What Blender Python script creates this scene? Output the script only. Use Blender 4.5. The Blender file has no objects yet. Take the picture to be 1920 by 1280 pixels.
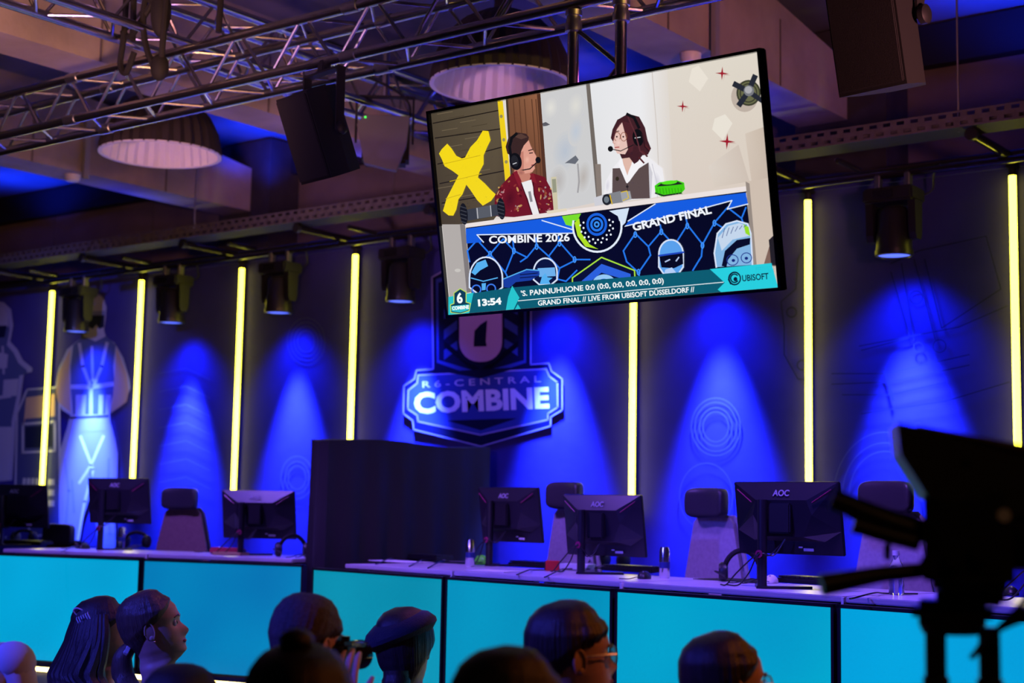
import bpy, bmesh, math, random
from mathutils import Vector as V, Matrix as M, Euler
random.seed(7)
sc = bpy.context.scene
COL = sc.collection
PI = math.pi
R_ = math.radians

# ------------------------------------------------------------------ camera
EYE = 1.5
F_PX = 2833.3
YAW, PITCH, ROLL = 0.65149, 0.11301, 0.01834
_f = V((-math.sin(YAW)*math.cos(PITCH), math.cos(YAW)*math.cos(PITCH), math.sin(PITCH)))
_r = V((math.cos(YAW), math.sin(YAW), 0)); _u = _r.cross(_f)
CR = _r*math.cos(ROLL) + _u*math.sin(ROLL); CU = _u*math.cos(ROLL) - _r*math.sin(ROLL); CF = _f
cam_d = bpy.data.cameras.new('camera'); cam = bpy.data.objects.new('camera', cam_d); COL.objects.link(cam)
cam.matrix_world = M(((CR.x, CU.x, -CF.x, 0), (CR.y, CU.y, -CF.y, 0), (CR.z, CU.z, -CF.z, EYE), (0, 0, 0, 1)))
cam_d.sensor_width = 36; cam_d.lens = F_PX/1920*36
cam_d.clip_start = .05; cam_d.clip_end = 100
cam_d.dof.use_dof = True; cam_d.dof.focus_distance = 5.9; cam_d.dof.aperture_fstop = 2.4
sc.camera = cam
EYEV = V((0, 0, EYE))
def ray(x, y): return CF + CR*((x-960)/F_PX) - CU*((y-640)/F_PX)
def at(x, y, d): return EYEV + ray(x, y)*d
def ony(x, y, yy): r = ray(x, y); return EYEV + r*(yy/r.y)
def onz(x, y, z): r = ray(x, y); return EYEV + r*((z-EYE)/r.z)

# ------------------------------------------------------------------ world, exposure
w = bpy.data.worlds.new('world'); sc.world = w; w.use_nodes = True
w.node_tree.nodes['Background'].inputs[0].default_value = (.25, .2, .6, 1)
w.node_tree.nodes['Background'].inputs[1].default_value = .004
vs = sc.view_settings
vs.view_transform = 'Standard'; vs.look = 'None'; vs.gamma = 1; vs.exposure = 0; vs.use_curve_mapping = False

# ------------------------------------------------------------------ unseen spots added to colour the hall: stage washes, side lamps, fills
def spot(name, loc, target, power, col, size=60, blend=.6, radius=.06):
    d = bpy.data.lights.new(name, 'SPOT'); d.energy = power; d.color = col; d.spot_size = R_(size); d.spot_blend = blend; d.shadow_soft_size = radius
    o = bpy.data.objects.new(name, d); COL.objects.link(o); o.location = loc
    o.rotation_euler = (V(target)-V(loc)).to_track_quat('-Z', 'Y').to_euler(); return o
spot('violet_wash_lamp', (-8.0, 5.45, 3.45), (-7.9, 6.6, 1.1), 460, (.24, .11, 1), 85, .8)
spot('violet_wash_lamp', (-5.8, 5.45, 3.45), (-5.4, 6.6, 1.1), 460, (.26, .11, 1), 85, .8)
spot('violet_wash_lamp', (-3.0, 5.45, 3.45), (-2.9, 6.3, 1.1), 420, (.26, .11, 1), 85, .8)
spot('purple_front_fill', (-2.0, -4.0, 4.2), (-6.15, 8.3, 2.1), 900, (.50, .26, 1), 15, .5)  # unseen narrow spot added to brighten the emblem
spot('purple_front_fill', (-4.5, -4.0, 4.2), (-11.2, 8.3, 2.4), 2600, (.20, .20, 1), 13, .6)  # second unseen spot, added to brighten the printed figures
spot('blue_wash_lamp', (-5.2, -1.2, 4.3), (-4.0, 3.4, .9), 1600, (.06, .06, 1), 46, .5)
spot('pink_uplight_fill', (-.6, 4.6, 2.7), (-4.2, 6.8, 4.5), 300, (1, .36, .36), 66, .8, .15)  # added spot in mid-air, no fixture, to redden the right beam
spot('amber_uplight_fill', (-4.4, 3.4, 2.7), (-8.6, 6.2, 4.6), 300, (1, .44, .20), 66, .8, .15)  # added spot in mid-air, no fixture, warming left beams and truss
spot('pink_uplight_fill', (-4.6, -3.0, .4), (-6.8, 6.6, 4.9), 1500, (1, .46, .90), 25, .6, .3)  # unseen spot added to brighten the insides of the pendant shades
spot('warm_side_lamp', (.4, 5.2, 3.2), (-1.6, 3.0, 1.2), 150, (1, .24, .05), 50)
spot('magenta_side_lamp', (-3.4, 5.7, 3.4), (-3.8, 3.4, 1.1), 70, (.9, .16, .62), 80)
spot('warm_rear_lamp', (1.6, .2, 3.4), (-.9, 2.5, 1.5), 16, (1, .42, .14), 30)
spot('amber_side_fill', (1.2, 3.2, 4.2), (-6.3, 6.4, 4.15), 420, (1, .60, .10), 17, .5)  # unseen narrow spot added for gold highlights on the second truss
for bx, by, bz, bp, ba in ((-10.1, 7.75, 3.68, 26, 165), (-7.55, 7.75, 3.68, 20, 165), (-4.6, 7.75, 3.68, 46, 165), (-9.0, 8.45, 4.05, 90, 135), (-6.0, 8.45, 4.05, 40, 120), (-2.9, 8.45, 4.05, 110, 140), (-12.5, 8.45, 4.05, 90, 135)): spot('blue_uplight_fill', (bx, by, bz), (bx+.02, by, 4.62), bp, (.004, .03, 1), ba, .9)  # unseen spots added to tint ceiling bays and beam undersides blue

# ------------------------------------------------------------------ materials
def lin(c): return tuple((x/12.92 if x <= .04045 else ((x+.055)/1.055)**2.4) for x in [k/255 for k in c])
MATS = {}
def mat(name, col, rough=.5, metal=0, emis=None, es=0, noise=0, nscale=8, bump=0, bscale=40, stretch=None, trans=0, coat=0, sheen=0, ior=1.45):
    m = bpy.data.materials.new(name); m.use_nodes = True; nt = m.node_tree; b = nt.nodes['Principled BSDF']
    b.inputs['Base Color'].default_value = (*col, 1); b.inputs['Roughness'].default_value = rough; b.inputs['Metallic'].default_value = metal
    b.inputs['IOR'].default_value = ior
    if trans: b.inputs['Transmission Weight'].default_value = trans
    if coat: b.inputs['Coat Weight'].default_value = coat
    if sheen: b.inputs['Sheen Weight'].default_value = sheen
    if emis: b.inputs['Emission Color'].default_value = (*emis, 1); b.inputs['Emission Strength'].default_value = es
    tc = None
    if noise or bump:
        tc = nt.nodes.new('ShaderNodeTexCoord'); mp = nt.nodes.new('ShaderNodeMapping'); nt.links.new(tc.outputs['Object'], mp.inputs[0])
        if stretch: mp.inputs['Scale'].default_value = stretch
    if noise:
        n = nt.nodes.new('ShaderNodeTexNoise'); n.inputs['Scale'].default_value = nscale; n.inputs['Detail'].default_value = 5
        nt.links.new(mp.outputs[0], n.inputs[0])
        rp = nt.nodes.new('ShaderNodeValToRGB'); rp.color_ramp.elements[0].position = .3; rp.color_ramp.elements[1].position = .7
        rp.color_ramp.elements[0].color = (*[max(0, c*(1-noise)) for c in col], 1); rp.color_ramp.elements[1].color = (*[min(1, c*(1+noise)) for c in col], 1)
        nt.links.new(n.outputs[0], rp.inputs[0]); nt.links.new(rp.outputs[0], b.inputs['Base Color'])
    if bump:
        n = nt.nodes.new('ShaderNodeTexNoise'); n.inputs['Scale'].default_value = bscale; n.inputs['Detail'].default_value = 4
        nt.links.new(mp.outputs[0], n.inputs[0]); bp = nt.nodes.new('ShaderNodeBump'); bp.inputs['Strength'].default_value = bump; bp.inputs['Distance'].default_value = .01
        nt.links.new(n.outputs[0], bp.inputs['Height']); nt.links.new(bp.outputs[0], b.inputs['Normal'])
    MATS[name] = m; return m
def attrmat(name, emission, strength=1):
    m = bpy.data.materials.new(name); m.use_nodes = True; nt = m.node_tree; b = nt.nodes['Principled BSDF']
    a = nt.nodes.new('ShaderNodeAttribute'); a.attribute_name = 'col'
    if emission:
        b.inputs['Base Color'].default_value = (.01, .01, .01, 1); b.inputs['Roughness'].default_value = .25
        b.inputs['Emission Strength'].default_value = strength; nt.links.new(a.outputs[0], b.inputs['Emission Color'])
    else:
        b.inputs['Roughness'].default_value = .85; b.inputs['Specular IOR Level'].default_value = .08; nt.links.new(a.outputs[0], b.inputs['Base Color'])
    MATS[name] = m; return m
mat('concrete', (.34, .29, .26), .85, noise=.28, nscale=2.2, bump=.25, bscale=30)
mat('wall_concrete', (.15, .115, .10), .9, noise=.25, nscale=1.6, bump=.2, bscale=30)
mat('concrete_joint', (.12, .10, .09), .9)
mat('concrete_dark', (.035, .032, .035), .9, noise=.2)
mat('ceiling_paint', (.13, .13, .15), .9, noise=.15, nscale=3, bump=.15, bscale=60)
mat('black_paint_and_shade', (.006, .006, .008), .7)
mat('floor', (.05, .045, .05), .45, noise=.3, nscale=4)
mat('stage_carpet', (.02, .02, .025), .95, noise=.3, nscale=60, bump=.2, bscale=200)
mat('backdrop', (.038, .033, .21), .85, noise=.10, nscale=3, bump=.12, bscale=14)
mat('alu', (.46, .45, .47), .26, 1, bump=.04, bscale=60)
mat('steel', (.42, .42, .45), .35, 1)
mat('galv', (.10, .09, .115), .7, .2, noise=.2, nscale=20)
mat('black_plastic', (.012, .012, .014), .42)
mat('black_gloss', (.010, .010, .012), .12)
mat('black_matte', (.004, .004, .0045), .8)
mat('black_cloth', (.008, .0072, .008), .85, bump=.2, bscale=300)
mat('black_pipe', (.05, .045, .05), .25, .8)
mat('shell', (.015, .015, .02), .36)
mat('grey_plastic', (.25, .25, .27), .5)
mat('purple_panel', (.08, .075, .10), .7)
mat('shade_out', (.03, .024, .022), .6)
mat('shade_in', (.80, .78, .80), .6)
mat('white_plastic', (.75, .75, .78), .4)
mat('desk_white', (.55, .53, .58), .28, noise=.05, nscale=6)
mat('tube_glow', (.8, .8, .4), .4, emis=(1, .92, .05), es=10)
mat('strip_glow', (.8, .7, .3), .4, emis=(1, .72, .22), es=9)
mat('lens_blue', (.02, .03, .08), .1, emis=(.10, .16, 1), es=1.6)
mat('green_led', (.02, .1, .02), .3, emis=(.05, 1, .1), es=2)
mat('accent_red', (.30, .02, .10), .3)
mat('sticker', (.62, .62, .66), .6)
mat('logo_grey', (.35, .35, .40), .4)
mat('chair_grey', (.34, .31, .36), .85, noise=.1, nscale=40, bump=.15, bscale=150)
mat('chair_tan', (.26, .15, .13), .85, noise=.1, nscale=40, bump=.15, bscale=150)
mat('leather', (.035, .033, .04), .38, bump=.1, bscale=80)
mat('can_silver', (.7, .7, .75), .22, 1)
mat('can_blue', (.05, .08, .35), .3, .6)
mat('red_card', (.75, .03, .02), .5)
mat('red_cloth', (.45, .03, .06), .8)
mat('tan_card', (.5, .33, .14), .7)
mat('lime', (.10, .75, .03), .45)
mat('paper', (.7, .68, .72), .7)
mat('bottle', (.85, .88, .95), .05, trans=.9)
mat('skin', (.46, .26, .19), .5, noise=.06, nscale=30, bump=.05, bscale=200)
mat('skin_light', (.56, .34, .26), .5, noise=.06, nscale=30, bump=.05, bscale=200)
mat('hair_dark', (.035, .024, .024), .42, noise=.3, nscale=30, stretch=(6, 6, .6), bump=.3, bscale=60)
mat('hair_brown', (.10, .065, .05), .38, noise=.3, nscale=30, stretch=(6, 6, .6), bump=.3, bscale=60)
mat('hair_black', (.005, .0045, .005), .55, noise=.3, nscale=30, stretch=(6, 6, .6), bump=.3, bscale=60)
mat('hair_short', (.06, .045, .045), .6, noise=.35, nscale=140, bump=.5, bscale=260)
mat('beret', (.016, .018, .035), .85, bump=.3, bscale=180, sheen=.2)
mat('shirt_white', (.62, .60, .64), .85, bump=.2, bscale=25)
mat('shirt_black', (.014, .014, .017), .85, bump=.2, bscale=25)
mat('shirt_navy', (.02, .025, .06), .85, bump=.2, bscale=25)
mat('trousers', (.03, .032, .045), .85)
mat('shoe', (.03, .03, .03), .5)
mat('eye_white', (.7, .7, .7), .2); mat('iris', (.05, .03, .02), .2); mat('lips', (.42, .16, .14), .45)
mat('lens_glass', (.8, .85, .9), .05, trans=.95)
mat('gold', (.7, .5, .25), .3, 1)
MATS['backdrop'].node_tree.nodes['Principled BSDF'].inputs['Specular IOR Level'].default_value = .08
attrmat('screen_print', True, 1.0); attrmat('wall_print', False)
def panelmat(name, c1, c2, es):
    m = bpy.data.materials.new(name); m.use_nodes = True; nt = m.node_tree; b = nt.nodes['Principled BSDF']
    b.inputs['Base Color'].default_value = (.01, .012, .015, 1); b.inputs['Roughness'].default_value = .3; b.inputs['Emission Strength'].default_value = es
    tc = nt.nodes.new('ShaderNodeTexCoord'); n = nt.nodes.new('ShaderNodeTexNoise'); n.inputs['Scale'].default_value = 1.3; n.inputs['Detail'].default_value = 1
    nt.links.new(tc.outputs['Object'], n.inputs[0]); rp = nt.nodes.new('ShaderNodeValToRGB'); rp.color_ramp.elements[0].position = .3; rp.color_ramp.elements[1].position = .7
    rp.color_ramp.elements[0].color = (*c1, 1); rp.color_ramp.elements[1].color = (*c2, 1)
    nt.links.new(n.outputs[0], rp.inputs[0]); nt.links.new(rp.outputs[0], b.inputs['Emission Color']); MATS[name] = m
for i, (a, b_) in enumerate([((0, 155, 205), (0, 170, 222)), ((0, 112, 175), (0, 135, 190)), ((0, 135, 165), (8, 150, 182)),
                             ((0, 136, 180), (0, 155, 196)), ((0, 150, 198), (0, 168, 205)), ((0, 152, 212), (0, 170, 226))]):
    panelmat('panel_glow_%d' % i, lin(a), lin(b_), 1)

# ------------------------------------------------------------------ mesh helpers
class MB:
    def __init__(s): s.v = []; s.f = []
    def add(s, vs_, fs, m=None):
        o = len(s.v); s.v += [(m @ V(q)) if m is not None else V(q) for q in vs_]; s.f += [tuple(o+i for i in f) for f in fs]; return s
    def box(s, c, d, m=None, b=0):
        c = V(c); x, y, z = d[0]/2, d[1]/2, d[2]/2
        if b <= 0:
            vs_ = [c+V((i, j, k)) for i in (-x, x) for j in (-y, y) for k in (-z, z)]
            return s.add(vs_, [(0, 1, 3, 2), (4, 6, 7, 5), (0, 4, 5, 1), (2, 3, 7, 6), (0, 2, 6, 4), (1, 5, 7, 3)], m)
        bm = bmesh.new(); bmesh.ops.create_cube(bm, size=1, matrix=M.Diagonal((*d, 1)))
        bmesh.ops.bevel(bm, geom=bm.edges[:], offset=b, segments=2, affect='EDGES'); bm.verts.index_update()
        vs_ = [c+q.co for q in bm.verts]; fs = [tuple(q.index for q in f.verts) for f in bm.faces]; bm.free(); return s.add(vs_, fs, m)
    def tube(s, pts, r, n=10, cap=True, m=None):
        pts = [V(q) for q in pts]; k = len(pts); rs = r if isinstance(r, (list, tuple)) else [r]*k
        t0 = (pts[1]-pts[0]).normalized(); a = V((0, 0, 1)) if abs(t0.z) < .9 else V((1, 0, 0)); nx = t0.cross(a).normalized()
        vs_ = []; fs = []
        for i, q in enumerate(pts):
            t = (pts[min(i+1, k-1)]-pts[max(i-1, 0)]).normalized(); nx = (nx - t*nx.dot(t)).normalized(); ny = t.cross(nx)
            for j in range(n): a = 2*PI*j/n; vs_.append(q+(nx*math.cos(a)+ny*math.sin(a))*rs[i])
        for i in range(k-1):
            for j in range(n): fs.append((i*n+j, i*n+(j+1) % n, (i+1)*n+(j+1) % n, (i+1)*n+j))
        if cap: fs += [tuple(range(n))[::-1], tuple(range((k-1)*n, k*n))]
        return s.add(vs_, fs, m)
    def lathe(s, prof, n=24, m=None, ripple=0, rn=0):
        vs_ = []; fs = []; k = len(prof)
        for (r, z) in prof:
            for j in range(n):
                a = 2*PI*j/n; q = r*(1+ripple*math.cos(rn*a)) if rn else r
                vs_.append((q*math.cos(a), q*math.sin(a), z))
        for i in range(k-1):
            for j in range(n): fs.append((i*n+j, i*n+(j+1) % n, (i+1)*n+(j+1) % n, (i+1)*n+j))
        if prof[0][0] > 0 and prof[0][0] < 1e3 and not s._open: fs += [tuple(range(n))[::-1], tuple(range((k-1)*n, k*n))]
        return s.add(vs_, fs, m)
    _open = False
    def rbox(s, c, d, m=None, e=.35, nu=28, nv=16):
        def sp(v, p): return math.copysign(abs(v)**p, v)
        vs_ = []; fs = []
        for i in range(nv+1):
            t = -PI/2+PI*i/nv
            for j in range(nu): a = 2*PI*j/nu; vs_.append(V(c)+V((d[0]/2*sp(math.cos(t), e)*sp(math.cos(a), e), d[1]/2*sp(math.cos(t), e)*sp(math.sin(a), e), d[2]/2*sp(math.sin(t), e))))
        for i in range(nv):
            for j in range(nu): fs.append((i*nu+j, i*nu+(j+1) % nu, (i+1)*nu+(j+1) % nu, (i+1)*nu+j))
        return s.add(vs_, fs, m)
    def ell(s, c, r, m=None, nu=16, nv=10):
        vs_ = []; fs = []
        for i in range(nv+1):
            t = PI*i/nv
            for j in range(nu): a = 2*PI*j/nu; vs_.append(V(c)+V((r[0]*math.sin(t)*math.cos(a), r[1]*math.sin(t)*math.sin(a), r[2]*math.cos(t))))
        for i in range(nv):
            for j in range(nu): fs.append((i*nu+j, (i+1)*nu+j, (i+1)*nu+(j+1) % nu, i*nu+(j+1) % nu))
        return s.add(vs_, fs, m)
    def prism(s, poly, h0, h1, m=None, top=None):
        # poly in local xy, extruded in z from h0 to h1 (top: other outline of the same count)
        n = len(poly); top = top or poly
        vs_ = [(x, y, h0) for x, y in poly]+[(x, y, h1) for x, y in top]
        fs = [tuple(range(n))[::-1], tuple(range(n, 2*n))]+[(i, (i+1) % n, n+(i+1) % n, n+i) for i in range(n)]
        return s.add(vs_, fs, m)
    def build(s, name, material, parent=None, smooth=False, fix=True):
        me = bpy.data.meshes.new(name); me.from_pydata([tuple(q) for q in s.v], [], s.f)
        if fix:
            bm = bmesh.new(); bm.from_mesh(me); bmesh.ops.remove_doubles(bm, verts=bm.verts[:], dist=1e-6); bmesh.ops.recalc_face_normals(bm, faces=bm.faces[:]); bm.to_mesh(me); bm.free()
        me.materials.append(MATS[material])
        if smooth:
            me.shade_smooth()
            try: me.set_sharp_from_angle(angle=R_(40))
            except Exception: pass
        o = bpy.data.objects.new(name, me); COL.objects.link(o)
        if parent is not None: o.parent = parent
        return o
def lathe_m(): m = MB(); m._open = True; return m
def T(x, y, z): return M.Translation((x, y, z))
def RZ(a): return M.Rotation(a, 4, 'Z')
def RX(a): return M.Rotation(a, 4, 'X')
def RY(a): return M.Rotation(a, 4, 'Y')
def tag(o, label, cat=None, group=None, kind=None):
    o['label'] = label
    if cat: o['category'] = cat
    if group: o['group'] = group
    if kind: o['kind'] = kind
    return o
def thing(name, label, cat, loc=(0, 0, 0), rz=0, group=None):
    o = bpy.data.objects.new(name, None); COL.objects.link(o); o.empty_display_size = .1
    o.location = loc; o.rotation_euler = (0, 0, rz); return tag(o, label, cat, group)
def struct(o): o['kind'] = 'structure'; return o
def cp(o, parent=None):
    c = o.copy(); COL.objects.link(c); c.parent = parent
    for ch in list(o.children): cp(ch, c)
    return c
def curve3(pts, n=8):
    # catmull-rom through the points
    pts = [V(q) for q in pts]; P = [pts[0]*2-pts[1]]+pts+[pts[-1]*2-pts[-2]]; out = []
    for i in range(1, len(P)-2):
        for k in range(n):
            t = k/n; a, b, c, d = P[i-1:i+3]
            out.append(.5*((2*b)+(c-a)*t+(2*a-5*b+4*c-d)*t*t+(3*b-a-3*c+d)*t**3))
    out.append(pts[-1]); return out

# ------------------------------------------------------------------ flat print helper (lettering, posters, screen picture)
class Pic:
    def __init__(s, fmap): s.fm = fmap; s.items = []; s.lay = 0; s.hold = False
    def _put(s, pts, faces, c):
        if not s.hold: s.lay += 1
        s.items.append(([s.fm(*q) for q in pts], faces, lin(c), s.lay))
    def poly(s, pts, c): s._put(pts, [tuple(range(len(pts)))], c)
    def ell(s, cx, cy, rx, ry, c, rot=0, n=28):
        cr, sr = math.cos(rot), math.sin(rot)
        s.poly([(cx+rx*math.cos(a)*cr-ry*math.sin(a)*sr, cy+rx*math.cos(a)*sr+ry*math.sin(a)*cr) for a in [2*PI*i/n for i in range(n)]], c)
    def line(s, pts, wd, c, closed=False):
        vs_ = []; fs = []; P = list(pts)+([pts[0]] if closed else [])
        for i in range(len(P)-1):
            (x0, y0), (x1, y1) = P[i], P[i+1]; L = math.hypot(x1-x0, y1-y0) or 1; ex = (x1-x0)/L*wd*.35; ey = (y1-y0)/L*wd*.35
            nx, ny = -(y1-y0)/L*wd/2, (x1-x0)/L*wd/2; o = len(vs_)
            vs_ += [(x0-ex+nx, y0-ey+ny), (x1+ex+nx, y1+ey+ny), (x1+ex-nx, y1+ey-ny), (x0-ex-nx, y0-ey-ny)]; fs.append((o, o+1, o+2, o+3))
        s._put(vs_, fs, c)
    def blob(s, cx, cy, rx, ry, c_in, c_out, rot=0, n=6):
        for i in range(n):
            k = i/(n-1); f = 1-.85*k; s.ell(cx, cy, rx*f, ry*f, tuple(a+(b-a)*k for a, b in zip(c_out, c_in)), rot, 22)
    def gpoly(s, pts, cols):
        if not s.hold: s.lay += 1
        s.items.append(([s.fm(*q) for q in pts], [tuple(range(len(pts)))], [lin(c) for c in cols], s.lay))
    def ring(s, cx, cy, rx, ry, wd, c, a0=0, a1=2*PI, n=36):
        vs_ = []; fs = []
        for i in range(n+1):
            a = a0+(a1-a0)*i/n
            for k in (-.5, .5): vs_.append((cx+(rx+k*wd)*math.cos(a), cy+(ry+k*wd)*math.sin(a)))
        for i in range(n): fs.append((2*i, 2*i+2, 2*i+3, 2*i+1))
        s._put(vs_, fs, c)
    def text(s, txt, p0, p1, h, c, bold=.03, skew=0):
        cu = bpy.data.curves.new('t', 'FONT'); cu.body = txt; cu.offset = bold; cu.resolution_u = 3
        o = bpy.data.objects.new('t', cu); me = o.to_mesh()
        vs_ = [(q.co.x, q.co.y) for q in me.vertices]; fs = [tuple(p.vertices) for p in me.polygons]
        o.to_mesh_clear(); bpy.data.objects.remove(o); bpy.data.curves.remove(cu)
        x0 = min(q[0] for q in vs_); x1 = max(q[0] for q in vs_)
        dx, dy = p1[0]-p0[0], p1[1]-p0[1]; L = math.hypot(dx, dy); ux, uy = -dy/L*-1, -dx/L    # up in a y-down picture
        ux, uy = dy/L, -dx/L
        out = []
        for (x, y) in vs_:
            k = (x-x0)/(x1-x0); yy = y/.7*h
            out.append((p0[0]+dx*k+ux*yy+skew*yy, p0[1]+dy*k+uy*yy))
        s._put(out, fs, c)
    def build(s, name, material, to3, parent, eps=.00004):
        vs_ = []; fs = []; cols = []
        for pts, faces, c, l in s.items:
            o = len(vs_); vs_ += [to3(a, b, l*eps) for a, b in pts]; fs += [tuple(o+i for i in f) for f in faces]; cols += (c if isinstance(c, list) else [c]*len(pts))
        me = bpy.data.meshes.new(name); me.from_pydata([tuple(q) for q in vs_], [], fs); me.materials.append(MATS[material])
        at_ = me.color_attributes.new('col', 'FLOAT_COLOR', 'POINT')
        for i, c in enumerate(cols): at_.data[i].color = (*c, 1)
        o = bpy.data.objects.new(name, me); COL.objects.link(o); o.parent = parent; return o

# ------------------------------------------------------------------ the hall
WY = 8.321            # printed backdrop plane
BACK = 9.0            # concrete wall behind it
CEIL = 4.62
STAGE = .40
struct(MB().box((-5.5, 1.2, -.05), (25, 20, .1)).build('floor', 'floor'))['label'] = 'dark hall floor under the audience'
MB_ = MB().box((-5.5, 7.15, STAGE/2), (22, 3.9, STAGE-.002)); tag(MB_.build('floor_stage', 'stage_carpet'), 'low dark stage platform under the player desks', kind='structure')
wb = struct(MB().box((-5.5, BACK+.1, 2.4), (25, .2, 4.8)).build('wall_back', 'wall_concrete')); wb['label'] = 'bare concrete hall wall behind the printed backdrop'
for xs in (-12.6, -11.1, -8.1, -6.6, -5.1, -2.1, -.9): MB().box((xs, BACK-.002, 2.3), (.016, .008, 4.6)).build('joint', 'concrete_joint', wb)
struct(MB().box((-17.6, 1.2, 2.4), (.2, 20, 4.8)).build('wall_left', 'concrete'))
struct(MB().box((6.6, 1.2, 2.4), (.2, 20, 4.8)).build('wall_right', 'concrete'))
struct(MB().box((-5.5, -8.6, 2.4), (25, .2, 4.8)).build('wall_front', 'concrete'))
cl = struct(MB().box((-5.5, 1.2, CEIL+.06), (25, 20, .12)).build('ceiling', 'ceiling_paint'))
# black header along the top of the concrete wall, dark columns where the beams land
tr = struct(MB().box((-5.5, BACK-.05, 4.47), (24.4, .1, .26)).build('trim_1', 'black_paint_and_shade')); tr['label'] = 'black header band along the top of the concrete wall'
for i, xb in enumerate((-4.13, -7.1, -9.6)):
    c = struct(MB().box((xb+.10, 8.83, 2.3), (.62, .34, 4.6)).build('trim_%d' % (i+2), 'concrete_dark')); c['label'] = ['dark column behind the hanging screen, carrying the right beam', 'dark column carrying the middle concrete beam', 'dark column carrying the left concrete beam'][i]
def beam(xr, label, det, cond):
    # right (camera side) face at x = xr, bottom at 4.0, running from the back columns over the audience
    wdt = .34; m = MB()
    prof = [(8.72, 4.0), (8.72, 4.36), (7.6, 4.52), (6.6, CEIL+.01), (-8.4, CEIL+.01), (-8.4, 4.0)]
    n = len(prof); vs_ = [(xr, y, z) for y, z in prof]+[(xr-wdt, y, z) for y, z in prof]
    m.add(vs_, [tuple(range(n)), tuple(range(n, 2*n))[::-1]]+[(i, (i+1) % n, n+(i+1) % n, n+i) for i in range(n)])
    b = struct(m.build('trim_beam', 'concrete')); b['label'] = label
    for y in (7.75, 6.5, 5.2, 3.9):
        MB().box((xr+.001, y, 4.2), (.006, .014, .40)).build('joint', 'concrete_joint', b)
    if det:
        t = thing('smoke_detector', det, 'detector', (xr-.12, cond, 4.0), group='smoke detectors under the beams')
        MB().lathe([(.0, -.052), (.045, -.05), (.058, -.03), (.06, 0)], 20).build('body', 'white_plastic', t, True)
        MB().box((.155, 0, .17), (.03, .05, .44), b=.004).build('conduit', 'grey_plastic', t)
beam(-3.98, 'big concrete ceiling beam right of the hanging screen', 'round white smoke detector under the beam behind the top of the screen', 6.93)
beam(-6.94, 'concrete ceiling beam above the long truss at upper left', None, 0)
beam(-9.42, 'concrete ceiling beam behind the left pendant lamp', 'round white smoke detector under the left concrete beam', 6.95)

# ------------------------------------------------------------------ printed backdrop
bd = thing('printed_backdrop', 'dark blue printed fabric backdrop behind the stage with emblem and figures', 'backdrop', (0, 0, 0))
m = MB(); nx, nz = 180, 12; x0, x1, z0, z1 = -14.2, -.6, STAGE, 3.52
for k in range(nz+1):
    for i in range(nx+1):
        x = x0+(x1-x0)*i/nx; z = z0+(z1-z0)*k/nz
        m.v.append(V((x, WY+.012*(1+.5*math.sin(x*3.1+.6*math.sin(z*2)))*1, z)))
for k in range(nz):
    for i in range(nx): a = k*(nx+1)+i; m.f.append((a, a+1, a+nx+2, a+nx+1))
m.build('fabric', 'backdrop', bd, True, fix=False)
MB().box((-7.4, WY-.004, 3.50), (13.6, .02, .035)).build('hem', 'backdrop', bd)
def wallmap(px, py): q = ony(px, py, WY); return (q.x, q.z)
def w3(x, z, l): return V((x, WY-.006-l, z))
def pic_wall(): return Pic(wallmap)
def z6(*pts): return [(600+x/3, 420+y/3) for x, y in pts]
def z5(*pts): return [(x/3, 400+y/3) for x, y in pts]
# emblem
WH = (205, 200, 214); PU = (150, 140, 190); NV = (16, 18, 50); MB1 = (52, 66, 140); DK = (8, 10, 26)
pc = pic_wall()
outer = z6((640, 815), (632, 300), (700, 262), (905, 190), (1120, 250), (1190, 290), (1188, 790), (1290, 782), (1305, 828), (1365, 870), (1365, 1045), (1300, 1085), (1300, 1135), (908, 1250), (530, 1155), (525, 1105), (472, 1065), (475, 910), (535, 870), (545, 822))
pc.poly(outer, NV); pc.line(outer, 2.6, PU, True)
pc.poly(z6((655, 310), (905, 235), (1165, 300), (1162, 780), (905, 865), (660, 780)), MB1)
pc.poly(z6((668, 330), (905, 258), (1150, 315), (1150, 765), (905, 835), (672, 765)), NV)
for dy in (0, 115, 230):
    pc.poly(z6((700, 480+dy), (905, 330+dy), (905, 375+dy), (700, 535+dy)), MB1); pc.poly(z6((905, 330+dy), (1115, 460+dy), (1115, 512+dy), (905, 375+dy)), MB1)
pc.poly(z6((700, 690), (905, 860), (1118, 690), (1118, 655), (905, 820), (700, 655)), DK)
def rrect(x, y, X, Y, r, n=6):
    o = []
    for cx, cy, a in ((X-r, y+r, -PI/2), (X-r, Y-r, 0), (x+r, Y-r, PI/2), (x+r, y+r, PI)):
        for i in range(n+1): o.append((cx+r*math.cos(a+PI/2*i/n), cy+r*math.sin(a+PI/2*i/n)))
    return o
pc.poly(z6(*rrect(775, 255, 1040, 795, 120)), NV); pc.poly(z6(*rrect(787, 270, 1027, 775, 110)), (190, 150, 200))
pc.poly(z6((868, 690), (940, 688), (940, 672), (936, 665), (944, 540), (905, 565), (872, 600), (868, 665)), NV)
banner = z6((555, 850), (1275, 815), (1292, 855), (1338, 890), (1340, 1030), (1285, 1065), (1285, 1100), (905, 1185), (555, 1110), (550, 1075), (497, 1040), (500, 935), (550, 895))
pc.poly(banner, MB1); pc.line(banner, 3, PU, True)
pc.poly(z6((690, 830), (1130, 805), (905, 868)), NV)
pc.poly(z6((720, 1105), (1110, 1092), (908, 1160)), NV)
pc.text('R 6 - C E N T R A L', z6((580, 920))[0], z6((1245, 888))[0], 12, (185, 175, 205), .012)
pc.text('COMBINE', z6((535, 1062))[0], z6((1294, 1030))[0], 37, (222, 216, 232), .04)
tag(pc.build('printed_emblem', 'wall_print', w3, bd), 'purple-white emblem with a six and the word COMBINE')
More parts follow.
